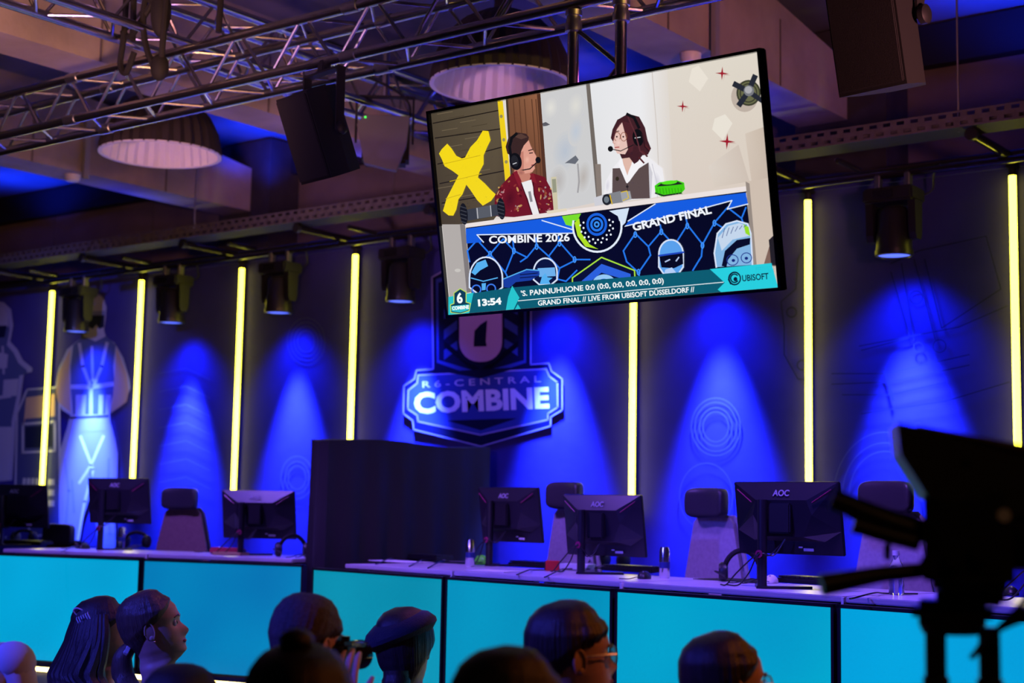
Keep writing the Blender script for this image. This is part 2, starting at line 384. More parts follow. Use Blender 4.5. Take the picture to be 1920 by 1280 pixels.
# faint line drawings on the fabric
def faint(name, draw):
    q = pic_wall(); draw(q); q.build(name, 'wall_print', w3, bd)
FA = (74, 74, 126); FD = (40, 40, 84)
def d1(q):
    for r in (44, 36, 28, 20): q.ring(575, 640, r*.8, r, 2, FA)
    for r in (40, 30, 22): q.ring(558, 895, r*.75, r, 2.2, FA)
    for k in range(7): q.line([(300, 700+k*34), (350, 690+k*34), (395, 712+k*34)], 1.6, FA)
def d2(q):
    for r in (54, 46, 36, 28): q.ring(1343, 800, r*.85, r, 2.4, FA)
    q.ring(1325, 930, 50, 62, 2, FA)
def d3(q):
    def L(pts, wd=2.2): q.line([(1180+x/2.524, 320+y/2.524) for x, y in pts], wd, FD)
    L([(1240, 480), (1330, 790), (1100, 850)]); L([(1240, 440), (1370, 380), (1690, 310), (1760, 560), (1480, 745), (1400, 420)])
    L([(1290, 440), (1350, 800)]); L([(1350, 420), (1450, 800)]); L([(1090, 830), (1300, 790), (1560, 740), (1790, 640)])
    L([(960, 960), (1220, 960), (1610, 870)]); L([(960, 1010), (1230, 1000), (1610, 920)]); L([(1010, 1060), (1240, 1060), (1500, 1000)])
    L([(1210, 940), (1250, 1085)], 5); L([(1100, 1150), (1500, 1090), (1800, 1000)])
    for (cx, cy, r) in ((1360, 600, 30), (1370, 835, 22), (1470, 830, 30)): q.ring(1180+cx/2.524, 320+cy/2.524, r/2.524, r/2.524, 2, FD)
    for r in (120, 100, 84): q.ring(1660, 930, r*.8, r, 2.4, FA, PI, 2*PI)
def d4(q):
    P = [(1180+x/2.524, 320+y/2.524) for x, y in ((850, 330), (800, 420), (790, 560), (720, 620), (735, 740), (735, 870), (800, 985), (850, 990))]
    q.line(P, 2.4, FD)
    for cx, cy in ((770, 670), (820, 920)): q.ring(1180+cx/2.524, 320+cy/2.524, 9, 9, 3, FD)
for nm, d in (('printed_line_art', d1), ('printed_line_art', d2), ('printed_line_art', d3), ('printed_line_art', d4)): faint(nm, d)
# generic equipped figures printed on the fabric
PALE = (158, 158, 182); VEST = (74, 84, 130); TANS = (176, 146, 130); DKB = (22, 28, 62)
def fig2(q):
    out = [(180, 549), (193, 556), (201, 575), (199, 600), (196, 618), (200, 632), (216, 643), (232, 670), (244, 710), (246, 728), (240, 742), (226, 753), (207, 770), (208, 790), (217, 822), (222, 850), (221, 900), (217, 960), (218, 1030), (190, 1030), (184, 965), (178, 905), (160, 960), (142, 1030), (107, 1030), (114, 960), (109, 900), (112, 850), (127, 800), (133, 778), (117, 768), (106, 747), (104, 728), (111, 690), (127, 655), (147, 638), (157, 630), (154, 612), (160, 603), (163, 570), (170, 555)]
    q.poly(out, (150, 150, 185))
    def ins(k): return [(178+(x-178)*k, 780+(y-780)*(1-(1-k)*.5)) for x, y in out]
    q.poly(ins(.92), PALE)
    q.poly(z5((482, 545), (490, 480), (540, 462), (590, 485), (596, 545), (540, 552)), PALE); q.poly(z5((482, 552), (596, 548), (594, 572), (484, 574)), (110, 116, 160))
    q.poly(z5((486, 574), (592, 572), (588, 640), (560, 650), (545, 625), (525, 650), (500, 640)), DKB)
    q.poly(z5((470, 690), (540, 720), (600, 690), (655, 740), (640, 860), (650, 980), (610, 1130), (415, 1130), (400, 980), (400, 860), (415, 740)), VEST)
    q.poly(z5((400, 760), (330, 900), (318, 1000), (330, 1060), (400, 1120), (398, 1000), (392, 880)), TANS)
    q.poly(z5((660, 760), (715, 900), (728, 1000), (715, 1060), (625, 1125), (640, 1010), (650, 880)), TANS)
    q.line(z5((450, 735), (470, 860), (515, 980)), 6, PALE); q.line(z5((605, 730), (575, 860), (525, 980)), 6, PALE); q.line(z5((520, 750), (525, 940)), 5, PALE)
    q.line(z5((405, 975), (520, 975), (635, 960)), 8, PALE); q.line(z5((515, 990), (515, 1220)), 7, PALE)
    for x in (430, 460, 560, 600): q.poly(z5((x, 1020), (x+28, 1020), (x+22, 1135), (x-4, 1135)), PALE)
    q.poly(z5((410, 1190), (605, 1180), (605, 1225), (410, 1230)), PALE); q.line(z5((400, 1150), (610, 1140)), 4, DKB)
    q.line([(152, 818), (176, 880), (160, 940), (146, 1020)], 5, (230, 230, 240)); q.line([(195, 818), (172, 872), (150, 905)], 5, (230, 230, 240)); q.line([(170, 880), (181, 960), (186, 1025)], 4, (120, 124, 170))
    for pts in ([(122, 860), (130, 920), (124, 990)], [(205, 860), (203, 930), (207, 1000)], [(136, 900), (140, 960)]): q.line(pts, 4, (140, 144, 190))
def fig1(q):
    out = [(-30, 560), (8, 567), (22, 580), (26, 610), (20, 640), (34, 655), (44, 675), (62, 690), (61, 697), (46, 700), (40, 745), (30, 790), (28, 840), (24, 900), (-30, 905)]
    q.poly(out, (150, 150, 185)); q.poly([(x*.9-4, 780+(y-780)*.95) for x, y in out], VEST)
    q.poly([(-30, 575), (6, 577), (16, 590), (17, 612), (-30, 615)], PALE); q.poly([(-30, 612), (14, 610), (10, 632), (-30, 636)], DKB)
    q.poly([(-5, 660), (16, 664), (14, 690), (-30, 692)], PALE); q.poly([(8, 712), (36, 710), (32, 742), (6, 742)], PALE); q.line([(6, 650), (8, 700)], 4, PALE); q.line([(0, 745), (20, 742)], 6, PALE)
    q.poly([(-30, 800), (24, 800), (18, 900), (-30, 905)], PALE)
def fig3(q):
    sh = [(30, 910), (33, 775), (52, 730), (112, 726), (114, 1000), (60, 1005)]
    q.poly(sh, (60, 66, 116)); q.line(sh, 3.5, PALE, True); q.poly([(45, 800), (50, 745), (104, 738), (104, 780), (48, 785)], TANS)
    q.poly([(48, 800), (100, 796), (100, 838), (48, 840)], DKB); q.line([(44, 795), (104, 790), (104, 845), (44, 848)], 4, PALE, True)
    for k in range(5): q.poly([(44+k*8, 896), (50+k*8, 896), (49+k*8, 908), (43+k*8, 908)], PALE)
    for y in (898, 918, 938): q.poly([(92, y), (103, y), (103, y+11), (92, y+11)], PALE)
for d, l in ((fig1, 'printed pale figure in a vest cut by the left edge'), (fig3, 'printed pale shield outline beside the figures'), (fig2, 'printed pale masked figure in harness and tan sleeves')):
    q = pic_wall(); d(q); tag(q.build('printed_figure', 'wall_print', w3, bd), l)

# ------------------------------------------------------------------ rail, arms, cable tray, LED tubes, moving heads
TX = [-11.577+1.25175*i for i in range(8)]
t = thing('lighting_rail', 'black pipe rail running along the top of the backdrop', 'rail')
MB().tube([(-14.2, 8.24, 3.54), (-.6, 8.24, 3.54)], .024, 12).build('pipe', 'black_pipe', t, True)
MB().tube([(-14.2, 8.1, 3.475), (-.6, 8.1, 3.475)], .020, 12).build('pipe', 'black_pipe', t, True)
for i in range(-1, 9):
    x = -11.577+1.25175*i
    if x < -14.1: continue
    MB().tube([(x, 7.66, 3.53), (x, 8.29, 3.53)], .026, 12).build('arm', 'black_pipe', t, True)
    MB().lathe([(.034, 0), (.034, .03)], 14, T(x, 7.67, 3.53) @ RX(PI/2)).build('end_cap', 'black_plastic', t, True)
tray = thing('cable_tray', 'perforated metal cable tray hung above the backdrop rail', 'cable tray')
# side flange with two rows of slots built as strips between the slots
xa, xb2, ty, tz = -13.5, -.8, 7.6, 3.562
m = MB(); P_ = .078; n_ = int((xb2-xa)/P_)
for zc, hh in ((tz+.006, .012), (tz+.045, .026), (tz+.084, .012)): m.box(((xa+xb2)/2, ty, zc), (xb2-xa, .004, hh))
for k, zc in enumerate((tz+.022, tz+.068)):
    for i in range(n_): m.box((xa+(i+.25+.5*k)*P_, ty, zc), (P_*.45, .004, .021))
m.build('slotted_side', 'galv', tray)
MB().box(((xa+xb2)/2, ty+.10, tz+.002), (xb2-xa, .2, .004)).build('bottom', 'black_paint_and_shade', tray); MB().box(((xa+xb2)/2, ty+.2, tz+.045), (xb2-xa, .004, .09)).build('far_side', 'galv', tray)  # black bottom: shade under the tray put into its colour
for x in (-12.2, -9.0, -5.9, -2.9, -1.4): MB().tube([(x, ty+.1, tz), (x, ty+.1, CEIL)], .006, 8).build('hanger_rod', 'steel', tray)
tube_lab = ['glowing yellow LED tube leftmost, between the two printed figures', 'glowing yellow LED tube right of the printed masked figure', 'glowing yellow LED tube rising behind the left desk monitor nearest the black drape', 'glowing yellow LED tube directly behind the black draped divider', None,
            'glowing yellow LED tube seen below the hanging screen', 'glowing yellow LED tube just right of the hanging screen', 'glowing yellow LED tube at the right edge above the video camera']
for i, x in enumerate(TX):
    if i == 4: continue
    t = thing('led_tube', tube_lab[i], 'light tube', (x, WY-.042, 1.46), group='LED tubes on the backdrop')
    MB().tube([(0, 0, .03), (0, 0, 1.97)], .0205, 14).build('glowing_tube', 'tube_glow', t, True)
    MB().lathe([(.0, 0), (.022, 0), (.022, .035), (0, .035)], 14).build('end_cap', 'black_plastic', t, True)
    MB().lathe([(.0, 1.965), (.022, 1.965), (.022, 2.01), (0, 2.01)], 14).build('end_cap', 'black_plastic', t, True)
    MB().box((0, .026, 1.0), (.03, .010, 1.98)).build('back_channel', 'black_plastic', t)
    MB().box((0, .01, 2.03), (.06, .07, .045), b=.005).build('top_clamp', 'black_plastic', t)
head_lab = ['black moving head spotlight leftmost, over the printed masked figure', 'black moving head spotlight second from the left', 'black moving head spotlight third from the left', 'black moving head spotlight just left of the hanging screen', 'black moving head spotlight hidden behind the left of the hanging screen', 'black moving head spotlight hidden behind the right of the hanging screen', 'black moving head spotlight right of the hanging screen']
def moving_head(x, lab, first=[]):
    t = thing('moving_head_light', lab, 'stage light', (x, 8.1, 3.0), group='moving heads on the rail')
    if first:
        for ch in first[0].children: cp(ch, t)
        return t
    MB().box((0, 0, .345), (.30, .20, .085), b=.012).build('base', 'black_plastic', t)
    MB().box((-.02, -.101, .345), (.12, .006, .05)).build('display_plate', 'black_gloss', t)
    for s in (-1, 1):
        m = MB(); m.prism([(-.055, .31), (.055, .31), (.045, .12), (.03, .085), (-.03, .085), (-.045, .12)], s*.128-.022, s*.128+.022, M(((0, 0, 1, 0), (1, 0, 0, 0), (0, 1, 0, 0), (0, 0, 0, 1))))
        m.build('yoke_arm', 'black_plastic', t)
    h = MB().lathe([(0, .285), (.07, .28), (.088, .25), (.092, .14), (.1, .12), (.104, .0), (.098, -.004), (.094, .01), (0, .012)], 28).build('head', 'black_plastic', t, True)
    MB().lathe([(0, .006), (.092, .006), (.092, .010), (0, .010)], 28).build('lens', 'lens_blue', h, True)
    lathe_m().lathe([(.104, .002), (.108, .002), (.108, .03), (.104, .03), (.104, .002)], 28).build('front_ring', 'shell', h, True)
    for s in (-1, 1): MB().box((s*.09, 0, .43), (.035, .05, .10), b=.006).build('clamp', 'steel', t)
    m = MB().tube(curve3([(.1, .08, .34), (.19, .1, .38), (.22, .06, .46), (.28, .0, .5)]), .006, 6); m.build('cable', 'black_plastic', t, True)
    first.append(t); return t
for i in range(7):
    x = TX[i]+.626; moving_head(x, head_lab[i])
    spot('moving_head_beam', (x, 8.1, 2.985), (x+.02, 8.32, .9), 5000, (.035, .075, 1), 42, 1.0, .06)
    spot('moving_head_spill', (x, 8.1, 2.985), (x+.02, 8.75, 1.2), 110, (.008, .035, 1), 110, 1.0, .1)
    m = MB().tube([(x-.16, 7.70, 3.50), (x-.16, 7.99, 3.50)], .016, 10).build('cross_bar', 'black_pipe', bpy.data.objects['lighting_rail'], True)

# ------------------------------------------------------------------ trusses
def truss(name, label, p0, axis, up, side, length, w_, n_, rc=.0245, rb=.009, skip_end=False):
    """box truss: four chords and diagonal braces; p0 = lower corner nearest the audience"""
    t = thing(name, label, 'truss', tuple(p0)); ax, u_, s_ = V(axis), V(up), V(side)
    cs = [V((0, 0, 0)), u_*w_, s_*w_, (u_+s_)*w_]
    for c in cs: MB().tube([c, c+ax*length], rc, 14).build('chord', 'alu', t, True)
    st = length/n_
    for (a, b, k) in ((0, 1, 0), (2, 3, 1), (0, 2, 0), (1, 3, 1)):
        for i in range(n_):
            c0 = cs[a]+ax*(st*i+.02); c1 = cs[b]+ax*(st*(i+.5)); c2 = cs[a]+ax*(st*(i+1)-.02)
            if k: c0, c1, c2 = cs[b]+ax*(st*i+.02), cs[a]+ax*(st*(i+.5)), cs[b]+ax*(st*(i+1)-.02)
            d1_, d2_ = c1-ax*.02, c1+ax*.02
            MB().tube([c0, d1_], rb, 7).build('brace', 'alu', t, True); MB().tube([d2_, c2], rb, 7).build('brace', 'alu', t, True)
    for c in cs:
        for j in (0, length):
            pass
    return t
tr1 = truss('box_truss', 'long aluminium box truss slanting across the upper left, carrying the black speaker', (-9.0, 5.0, 3.613), (1, 0, 0), (0, 0, 1), (0, 1, 0), 6.4, .236, 14)
for x in (2.1, 4.2):
    for c in ((0, 0), (.236, 0), (0, .236), (.236, .236)):
        MB().lathe([(.024, -.05), (.029, -.045), (.029, .045), (.024, .05)], 14, T(x, c[0], c[1]) @ RY(PI/2)).build('coupler', 'steel', tr1, True)
tr2 = truss('box_truss', 'aluminium box truss running towards the stage above the long truss', (-6.33, 1.6, 3.93), (0, 1, 0), (0, 0, 1), (1, 0, 0), 6.0, .255, 13)
tr3 = thing('ladder_truss', 'short upright truss post holding the hanging screen', 'truss', (-3.52, 5.0, 2.35))
for cx in (0, .236):
    MB().tube([(cx, 0, 0), (cx, 0, 1.235)], .0245, 14).build('chord', 'alu', tr3, True)
    MB().lathe([(.024, 1.14), (.036, 1.145), (.036, 1.18), (.03, 1.19), (.03, 1.21), (.036, 1.212), (.036, 1.235), (.02, 1.237)], 14, T(cx, 0, 0)).build('clamp', 'steel', tr3, True)
for z0_, z1_ in ((.1, .3), (.3, .5), (.72, .52), (.74, .96), (1.16, .97)): MB().tube([(0.01, 0, z0_), (.226, 0, z1_)], .010, 8).build('brace', 'alu', tr3, True)
MB().box((.118, -.05, .34), (.5, .05, .06), b=.006).build('cross_beam', 'black_matte', tr3)

# black slings and hoist where the two trusses cross
t = thing('rigging_sling', 'black straps and hoist hanging where the two trusses cross', 'sling', (-6.02, 4.93, 3.95))
MB().rbox((.02, -.10, .34), (.12, .13, .50), None, .5).build('hoist_body', 'black_matte', t, True)
MB().ell((.05, -.10, .05), (.055, .05, .13)).build('chain_bag', 'black_matte', t, True)
MB().ell((.06, -.10, -.24), (.05, .045, .07)).build('hook_block', 'black_matte', t, True)
for pts in ([(-.02, -.12, .3), (-.05, -.13, .05), (-.03, -.12, -.12), (.03, -.10, -.25)], [(.10, -.1, .3), (.11, -.12, .05), (.10, -.12, -.1), (.07, -.1, -.25)], [(-.26, -.08, .7), (-.26, -.08, .3), (-.25, -.09, .0), (-.27, -.09, -.16), (-.22, -.09, -.22), (-.16, -.09, -.12)], [(-.20, -.08, .7), (-.20, -.08, .25), (-.19, -.08, -.05)],
            [(-.30, -.06, .02), (-.20, -.09, -.03), (-.08, -.12, .02), (.0, -.12, .1)], [(.30, .1, .7), (.30, .08, .3), (.31, .06, -.06)], [(.05, -.1, .6), (.05, -.1, .7)]):
    MB().tube(curve3(pts, 6), .016, 8).build('strap', 'black_matte', t, True)

# ------------------------------------------------------------------ pendant lamps
def pendant(loc, r, label):
    t = thing('pendant_lamp', label, 'lamp', loc, group='ribbed dome pendant lamps')
    prof = [(r, 0), (r*.985, .06), (r*.93, .16), (r*.8, .27), (r*.58, .36), (r*.3, .42), (.06, .44)]
    lathe_m().lathe(prof, 132, None, .024, 33).build('shade_outside', 'shade_out', t, True)
    lathe_m().lathe([(q-.012, z+(.004 if z else 0)) for q, z in prof], 132, None, .024, 33).build('shade_inside', 'shade_in', t, True)
    lathe_m().lathe([(r+.006, .0), (r+.006, .008), (r-.018, .008), (r-.018, 0), (r+.006, 0)], 66).build('rim', 'shade_in', t, True)
    MB().tube([(0, 0, .43), (0, 0, CEIL-loc[2])], .008, 8).build('cord', 'black_plastic', t)
    MB().lathe([(0, .40), (.05, .40), (.05, .52), (.02, .56), (0, .56)], 16).build('cap', 'shade_out', t, True)
    MB().ell((0, 0, .30), (.05, .05, .07)).build('bulb', 'white_plastic', t, True)
pendant((-8.12, 6.62, 3.9), .41, 'large dome pendant lamp with ribbed white inside, at left below the truss')
pendant((-5.12, 6.57, 3.9), .40, 'large dome pendant lamp with ribbed white inside, behind the top of the screen')

# ------------------------------------------------------------------ loudspeakers
def speaker(loc, rz, pitch, k, label, hang):
    t = thing('loudspeaker', label, 'speaker', loc, rz, group='black speakers hung from the rig')
    # cabinet: front at -y, tapered back, long axis z
    mm = RX(pitch)
    w_, d_, h_ = .27*k, .25*k, .46*k
    pl = [(-w_/2, -d_/2), (w_/2, -d_/2), (w_/2, 0), (w_/4, d_/2), (-w_/4, d_/2), (-w_/2, 0)]
    c = MB().prism(pl, -h_/2, h_/2, mm).build('cabinet', 'black_matte', t)
    MB().box((0, -d_/2-.006, 0), (w_*.95, .012, h_*.95), mm, .004).build('grille', 'black_cloth', t)
    MB().box((0, .0, h_/2+.004), (w_*.5, d_*.5, .008), mm).build('top_plate', 'black_plastic', t)
    for s in (-1, 1):
        MB().lathe([(0, 0), (.034*k, 0), (.034*k, .02*k), (.02*k, .028*k), (0, .028*k)], 18, mm @ T(s*(w_/2+.022), 0, 0) @ RY(s*PI/2)).build('knob', 'black_plastic', t, True)
        MB().box((s*(w_/2+.014), 0, h_*.34), (.010, .05*k, h_*.74)).build('yoke_arm', 'black_matte', t)
    MB().box((0, 0, h_*.71), (w_+.04, .05*k, .010)).build('yoke_bridge', 'black_matte', t)
    MB().box((0, 0, h_*.71+hang/2), (.05, .05, hang), b=.006).build('hook_clamp', 'black_matte', t)
    MB().tube(curve3([(-.02, .02, h_*.5), (-.16*k, 0, h_*.6), (-.17*k, 0, h_*.9), (0, .03, h_*.95), (.03, .05, h_*.71+hang)], 6), .004, 6).build('safety_cable', 'black_plastic', t)
pA = ony(604, 250, 5.0)
speaker((pA.x, 5.0, pA.z), R_(-10), R_(23), .9, 'black loudspeaker tilted down, hanging under the long truss at left', 3.62-pA.z-.294)
pB = at(1654, 46, 5.6)
speaker((pB.x, pB.y, pB.z), R_(-8), R_(14), 1.05, 'black loudspeaker cut by the top edge, at upper right', CEIL-pB.z-.46*1.05*.71-.002)
# flat-faced fixture behind the speaker, hanging from the second truss
t = thing('flood_light', 'grey-faced flood fixture hanging behind the tilted speaker', 'stage light', tuple(at(716, 268, 8.95)), R_(40))
MB().prism([(-.15, .10), (-.11, .16), (.16, .16), (.145, -.02), (.09, -.17), (-.10, -.13)], -.03, .03, RX(PI/2) @ T(0, 0, 0)).build('face', 'purple_panel', t)
MB().box((.02, .10, .02), (.28, .16, .26), b=.02).build('housing', 'black_matte', t)
for s in (-1, 1): MB().box((s*.17+.01, .08, .16), (.012, .04, .28)).build('bracket', 'black_matte', t)
MB().box((.01, .08, .30), (.36, .04, .012)).build('bracket', 'black_matte', t)
MB().tube(curve3([(.1, .1, .14), (.16, .1, .2), (.12, .05, .3), (-.1, .05, .42)], 6), .008, 6).build('cable', 'black_plastic', t)
MB().tube([(.01, .08, .30), (.01, .08, .62)], .02, 8).build('hook_clamp', 'steel', t)
MB().ell((-.10, -.034, .145), (.006, .006, .006), nu=8, nv=6).build('status_light', 'green_led', t)

# ------------------------------------------------------------------ hanging screen (parallel to the backdrop, top leaning to the audience)
TVW, TVH = 1.46, .8125
tvc = V((-3.0555, 4.485, EYE+1.162)); TILT = math.atan2(.151, .799)
tv = thing('hanging_screen', 'large tilted television hung from the truss showing two commentators', 'screen', tuple(tvc)); tv.rotation_euler = (TILT, 0, 0)
tvm = M.Translation(tvc) @ RX(TILT); tvi = tvm.inverted()
def tvmap(zx, zy):
    px, py = 800+zx/2.4618, 80+zy/2.4618
    o = tvi @ EYEV; d = (tvi.to_3x3() @ ray(px, py)); k = (-.012-o.y)/d.y; q = o+d*k
    B = .0115
    return (max(-TVW/2+B, min(TVW/2-B, q.x)), max(-TVH/2+B, min(TVH/2-B, q.z)))
def tv3(u_, v_, l): return V((u_, -.0125-l, v_))
for (c, d) in (((0, 0, TVH/2-.0055), (TVW, .036, .011)), ((0, 0, -TVH/2+.0055), (TVW, .036, .011)), ((-TVW/2+.0055, 0, 0), (.011, .036, TVH)), ((TVW/2-.0055, 0, 0), (.011, .036, TVH))):
    MB().box((c[0], c[1]-.012, c[2]), d).build('bezel', 'black_gloss', tv)
MB().box((0, .004, 0), (TVW-.004, .03, TVH-.004)).build('back_panel', 'black_plastic', tv)
MB().box((0, .045, -.08), (TVW*.7, .06, TVH*.5), b=.015).build('back_housing', 'black_plastic', tv)
MB().box((0, .09, 0), (.5, .04, .45), b=.005).build('mount_plate', 'black_matte', tv)
[MB().box((x_, .275, .035), (.06, .42, .06), RX(-TILT)).build('mount_arm', 'black_matte', tv) for x_ in (-.42, -.27)]
p = Pic(tvmap)
CRM = (226, 218, 212)
p.gpoly([(-20, 300), (1600, -20), (1700, 1150), (60, 1300)], [(226, 220, 216), (222, 214, 200), (214, 196, 184), (220, 214, 208)])
p.gpoly([(740, 180), (980, 130), (1010, 720), (790, 740)], [(228, 229, 232), (235, 235, 238), (234, 233, 235), (224, 224, 226)]); p.gpoly([(980, 130), (1110, 105), (1140, 705), (1010, 720)], [(235, 235, 238), (224, 217, 209), (221, 212, 204), (234, 233, 235)]); p.line([(1040, 124), (1064, 420), (1076, 700)], 4, (208, 200, 194))
p.gpoly([(1300, 570), (1440, 470), (1490, 640), (1330, 668)], [(220, 210, 200), (208, 194, 182), (206, 192, 180), (216, 204, 192)]); p.gpoly([(1470, 420), (1600, 380), (1620, 620), (1500, 640)], [(212, 198, 184), (200, 184, 168), (198, 182, 168), (206, 190, 176)])
p.poly([(1255, 105), (1300, 165), (1262, 225), (1210, 180), (1225, 120)], (233, 225, 213)); p.poly([(1378, 330), (1412, 372), (1368, 450), (1318, 400), (1330, 350)], (233, 226, 214))
# planks
p.gpoly([(-20, 290), (340, 250), (400, 700), (300, 830), (60, 846)], [(78, 68, 54), (96, 84, 66), (74, 62, 46), (84, 72, 54), (70, 60, 46)])
for k, (a, b_) in enumerate((((30, 372), (335, 312)), ((40, 440), (340, 398)), ((52, 560), (355, 480)), ((62, 650), (365, 590)), ((72, 740), (372, 690)))):
    p.line([a, b_], 5, (34, 28, 24)); 
p.hold = True
for k in range(26):
    y = 330+k*19; x = 50+(k*53) % 190; p.line([(x, y), (x+70, y-12)], 3, (72, 62, 48) if k % 2 else (112, 98, 76))
p.hold = False
p.poly([(328, 272), (352, 268), (390, 640), (364, 648)], (238, 206, 30))
for q in ((345, 340), (357, 448), (368, 550)): p.ell(*q, 7, 8, (150, 140, 90))
p.poly([(366, 262), (380, 260), (408, 600), (390, 640)], (70, 55, 42))
p.gpoly([(374, 240), (522, 216), (556, 650), (400, 650)], [(120, 80, 58), (150, 98, 70), (116, 72, 50), (112, 70, 50)])
for x in (400, 428, 452, 486, 505): p.line([(x, 262), (x+12, 420), (x+24, 640)], 5, (98, 62, 44))
p.poly([(510, 238), (526, 235), (558, 650), (540, 650)], (84, 52, 38))
p.poly([(526, 236), (742, 194), (792, 735), (580, 780), (556, 640)], (205, 205, 206))
for (cx, cy, rx, ry, c) in ((640, 500, 64, 110, (186, 194, 206)), (690, 410, 36, 70, (192, 200, 212)), (606, 640, 46, 80, (184, 180, 178)), (575, 300, 36, 56, (224, 222, 216)), (690, 290, 40, 66, (220, 218, 212)), (726, 620, 34, 80, (186, 180, 176))): p.blob(cx, cy, rx, ry, c, (205, 205, 206), .15, 7)
p.poly([(536, 372), (552, 366), (572, 378), (556, 384), (540, 386)], (92, 92, 100)); p.poly([(640, 556), (690, 520), (704, 540), (688, 560), (660, 556)], (104, 108, 118)); p.line([(700, 560), (706, 640), (700, 690)], 7, (160, 158, 160))
p.poly([(738, 194), (756, 190), (806, 720), (786, 724)], (112, 104, 98)); p.poly([(780, 560), (806, 560), (812, 720), (790, 724)], (136, 124, 116))
# star marks and wall gadget
for cx, cy, r in ((1366, 142, 32), (1184, 294, 28), (1389, 456, 38)):
    p.poly([(cx+6, cy+r*1.2), (cx+12, cy+8), (cx+r*1.2, cy+9), (cx+10, cy)], (196, 168, 158))
    p.poly([(cx+(r if i % 2 == 0 else r*.2)*math.cos(i*PI/4+.05), cy+(r if i % 2 == 0 else r*.2)*math.sin(i*PI/4+.05)) for i in range(8)], (158, 26, 44))
p.ell(1470, 250, 62, 70, (190, 176, 164)); p.ell(1488, 232, 56, 60, (60, 62, 46)); p.ell(1488, 232, 48, 52, (104, 106, 74)); p.ring(1488, 232, 38, 42, 6, (60, 60, 48))
for a in (-1.15, .55, 2.2, 3.6): p.poly([(1488+math.cos(a+d)*r, 225+math.sin(a+d)*r*1.05) for r, d in ((14, -1), (80, -.16), (80, .16), (14, 1))], (38, 42, 54))
p.ell(1490, 222, 24, 25, (120, 122, 128)); p.ell(1488, 218, 17, 17, (172, 172, 176))
# yellow X
p.poly([(60, 512), (72, 492), (98, 466), (118, 488), (140, 522), (165, 534), (180, 530), (205, 482), (236, 450), (262, 406), (288, 408), (298, 450), (284, 478), (266, 520), (266, 560), (246, 598), (240, 622), (270, 648), (300, 680), (322, 700), (300, 730), (262, 752), (236, 726), (205, 680), (186, 655), (168, 700), (150, 722), (140, 770), (126, 798), (104, 797), (78, 776), (96, 716), (120, 670), (150, 612), (120, 590), (86, 570), (74, 540)], (244, 216, 24))
for a, b_ in (((80, 560), (250, 520)), ((110, 640), (255, 605)), ((92, 720), (160, 700))): p.line([a, b_], 3, (206, 176, 22))
# commentator at left
p.poly([(315, 800), (318, 705), (350, 655), (402, 600), (440, 642), (492, 602), (548, 620), (580, 680), (592, 780), (430, 806)], (112, 22, 34))
p.hold = True; rr = random.Random(3)
for k in range(150):
    x = rr.uniform(325, 585); y = rr.uniform(640, 795)
    if 440 < x < 520 or y < 660+abs(x-450)*-.1 and (x < 380 or x > 555): continue
    p.ell(x, y, rr.uniform(4, 13), rr.uniform(2, 5), rr.choice([(198, 150, 84), (216, 170, 100), (206, 110, 120), (150, 60, 50), (90, 14, 26), (170, 150, 150), (70, 10, 20)]), rr.uniform(0, 3), 9)
p.hold = False
p.poly([(438, 645), (486, 632), (502, 700), (526, 790), (492, 797), (470, 720)], (236, 234, 236)); p.line([(478, 690), (486, 730)], 12, (140, 140, 146))
p.poly([(405, 612), (412, 560), (470, 590), (486, 604), (478, 634), (440, 646)], (196, 128, 110))
p.poly([(430, 500), (448, 470), (474, 450), (484, 478), (496, 500), (510, 525), (505, 540), (508, 552), (500, 566), (503, 580), (490, 598), (458, 604), (424, 586), (424, 530)], (222, 158, 140))
p.poly([(430, 510), (450, 500), (452, 600), (424, 586)], (196, 128, 112)); p.line([(474, 498), (494, 492)], 5, (70, 44, 40)); p.line([(478, 510), (492, 508)], 5, (60, 40, 40)); p.line([(488, 566), (504, 562)], 5, (150, 70, 72))
p.poly([(368, 480), (380, 440), (420, 414), (462, 420), (475, 436), (472, 452), (452, 474), (440, 500), (432, 540), (402, 525), (376, 512)], (58, 38, 38)); p.poly([(400, 430), (440, 420), (470, 436), (440, 446)], (86, 60, 54))
p.line([(418, 420), (396, 440), (386, 480), (392, 525)], 13, (18, 18, 22)); p.ell(414, 548, 28, 40, (16, 16, 20), -.2); p.ell(410, 546, 17, 27, (34, 34, 40), -.2); p.line([(402, 560), (418, 554)], 4, (200, 200, 206))
p.line([(436, 590), (480, 582), (512, 552)], 5, (20, 20, 24)); p.ell(518, 542, 12, 15, (18, 18, 22))
p.blob(388, 720, 34, 60, (84, 14, 26), (108, 21, 33), .2, 5); p.line([(402, 604), (440, 648), (470, 730), (492, 797)], 5, (70, 10, 20)); p.line([(492, 604), (500, 700), (526, 790)], 5, (70, 10, 20)); p.poly([(402, 600), (420, 590), (442, 640), (432, 668)], (132, 30, 42)); p.poly([(480, 604), (498, 604), (512, 650), (490, 640)], (132, 30, 42))
p.blob(468, 540, 14, 22, (238, 180, 160), (222, 158, 140), .1, 5); p.blob(440, 600, 16, 12, (168, 104, 92), (190, 124, 108), 0, 4)
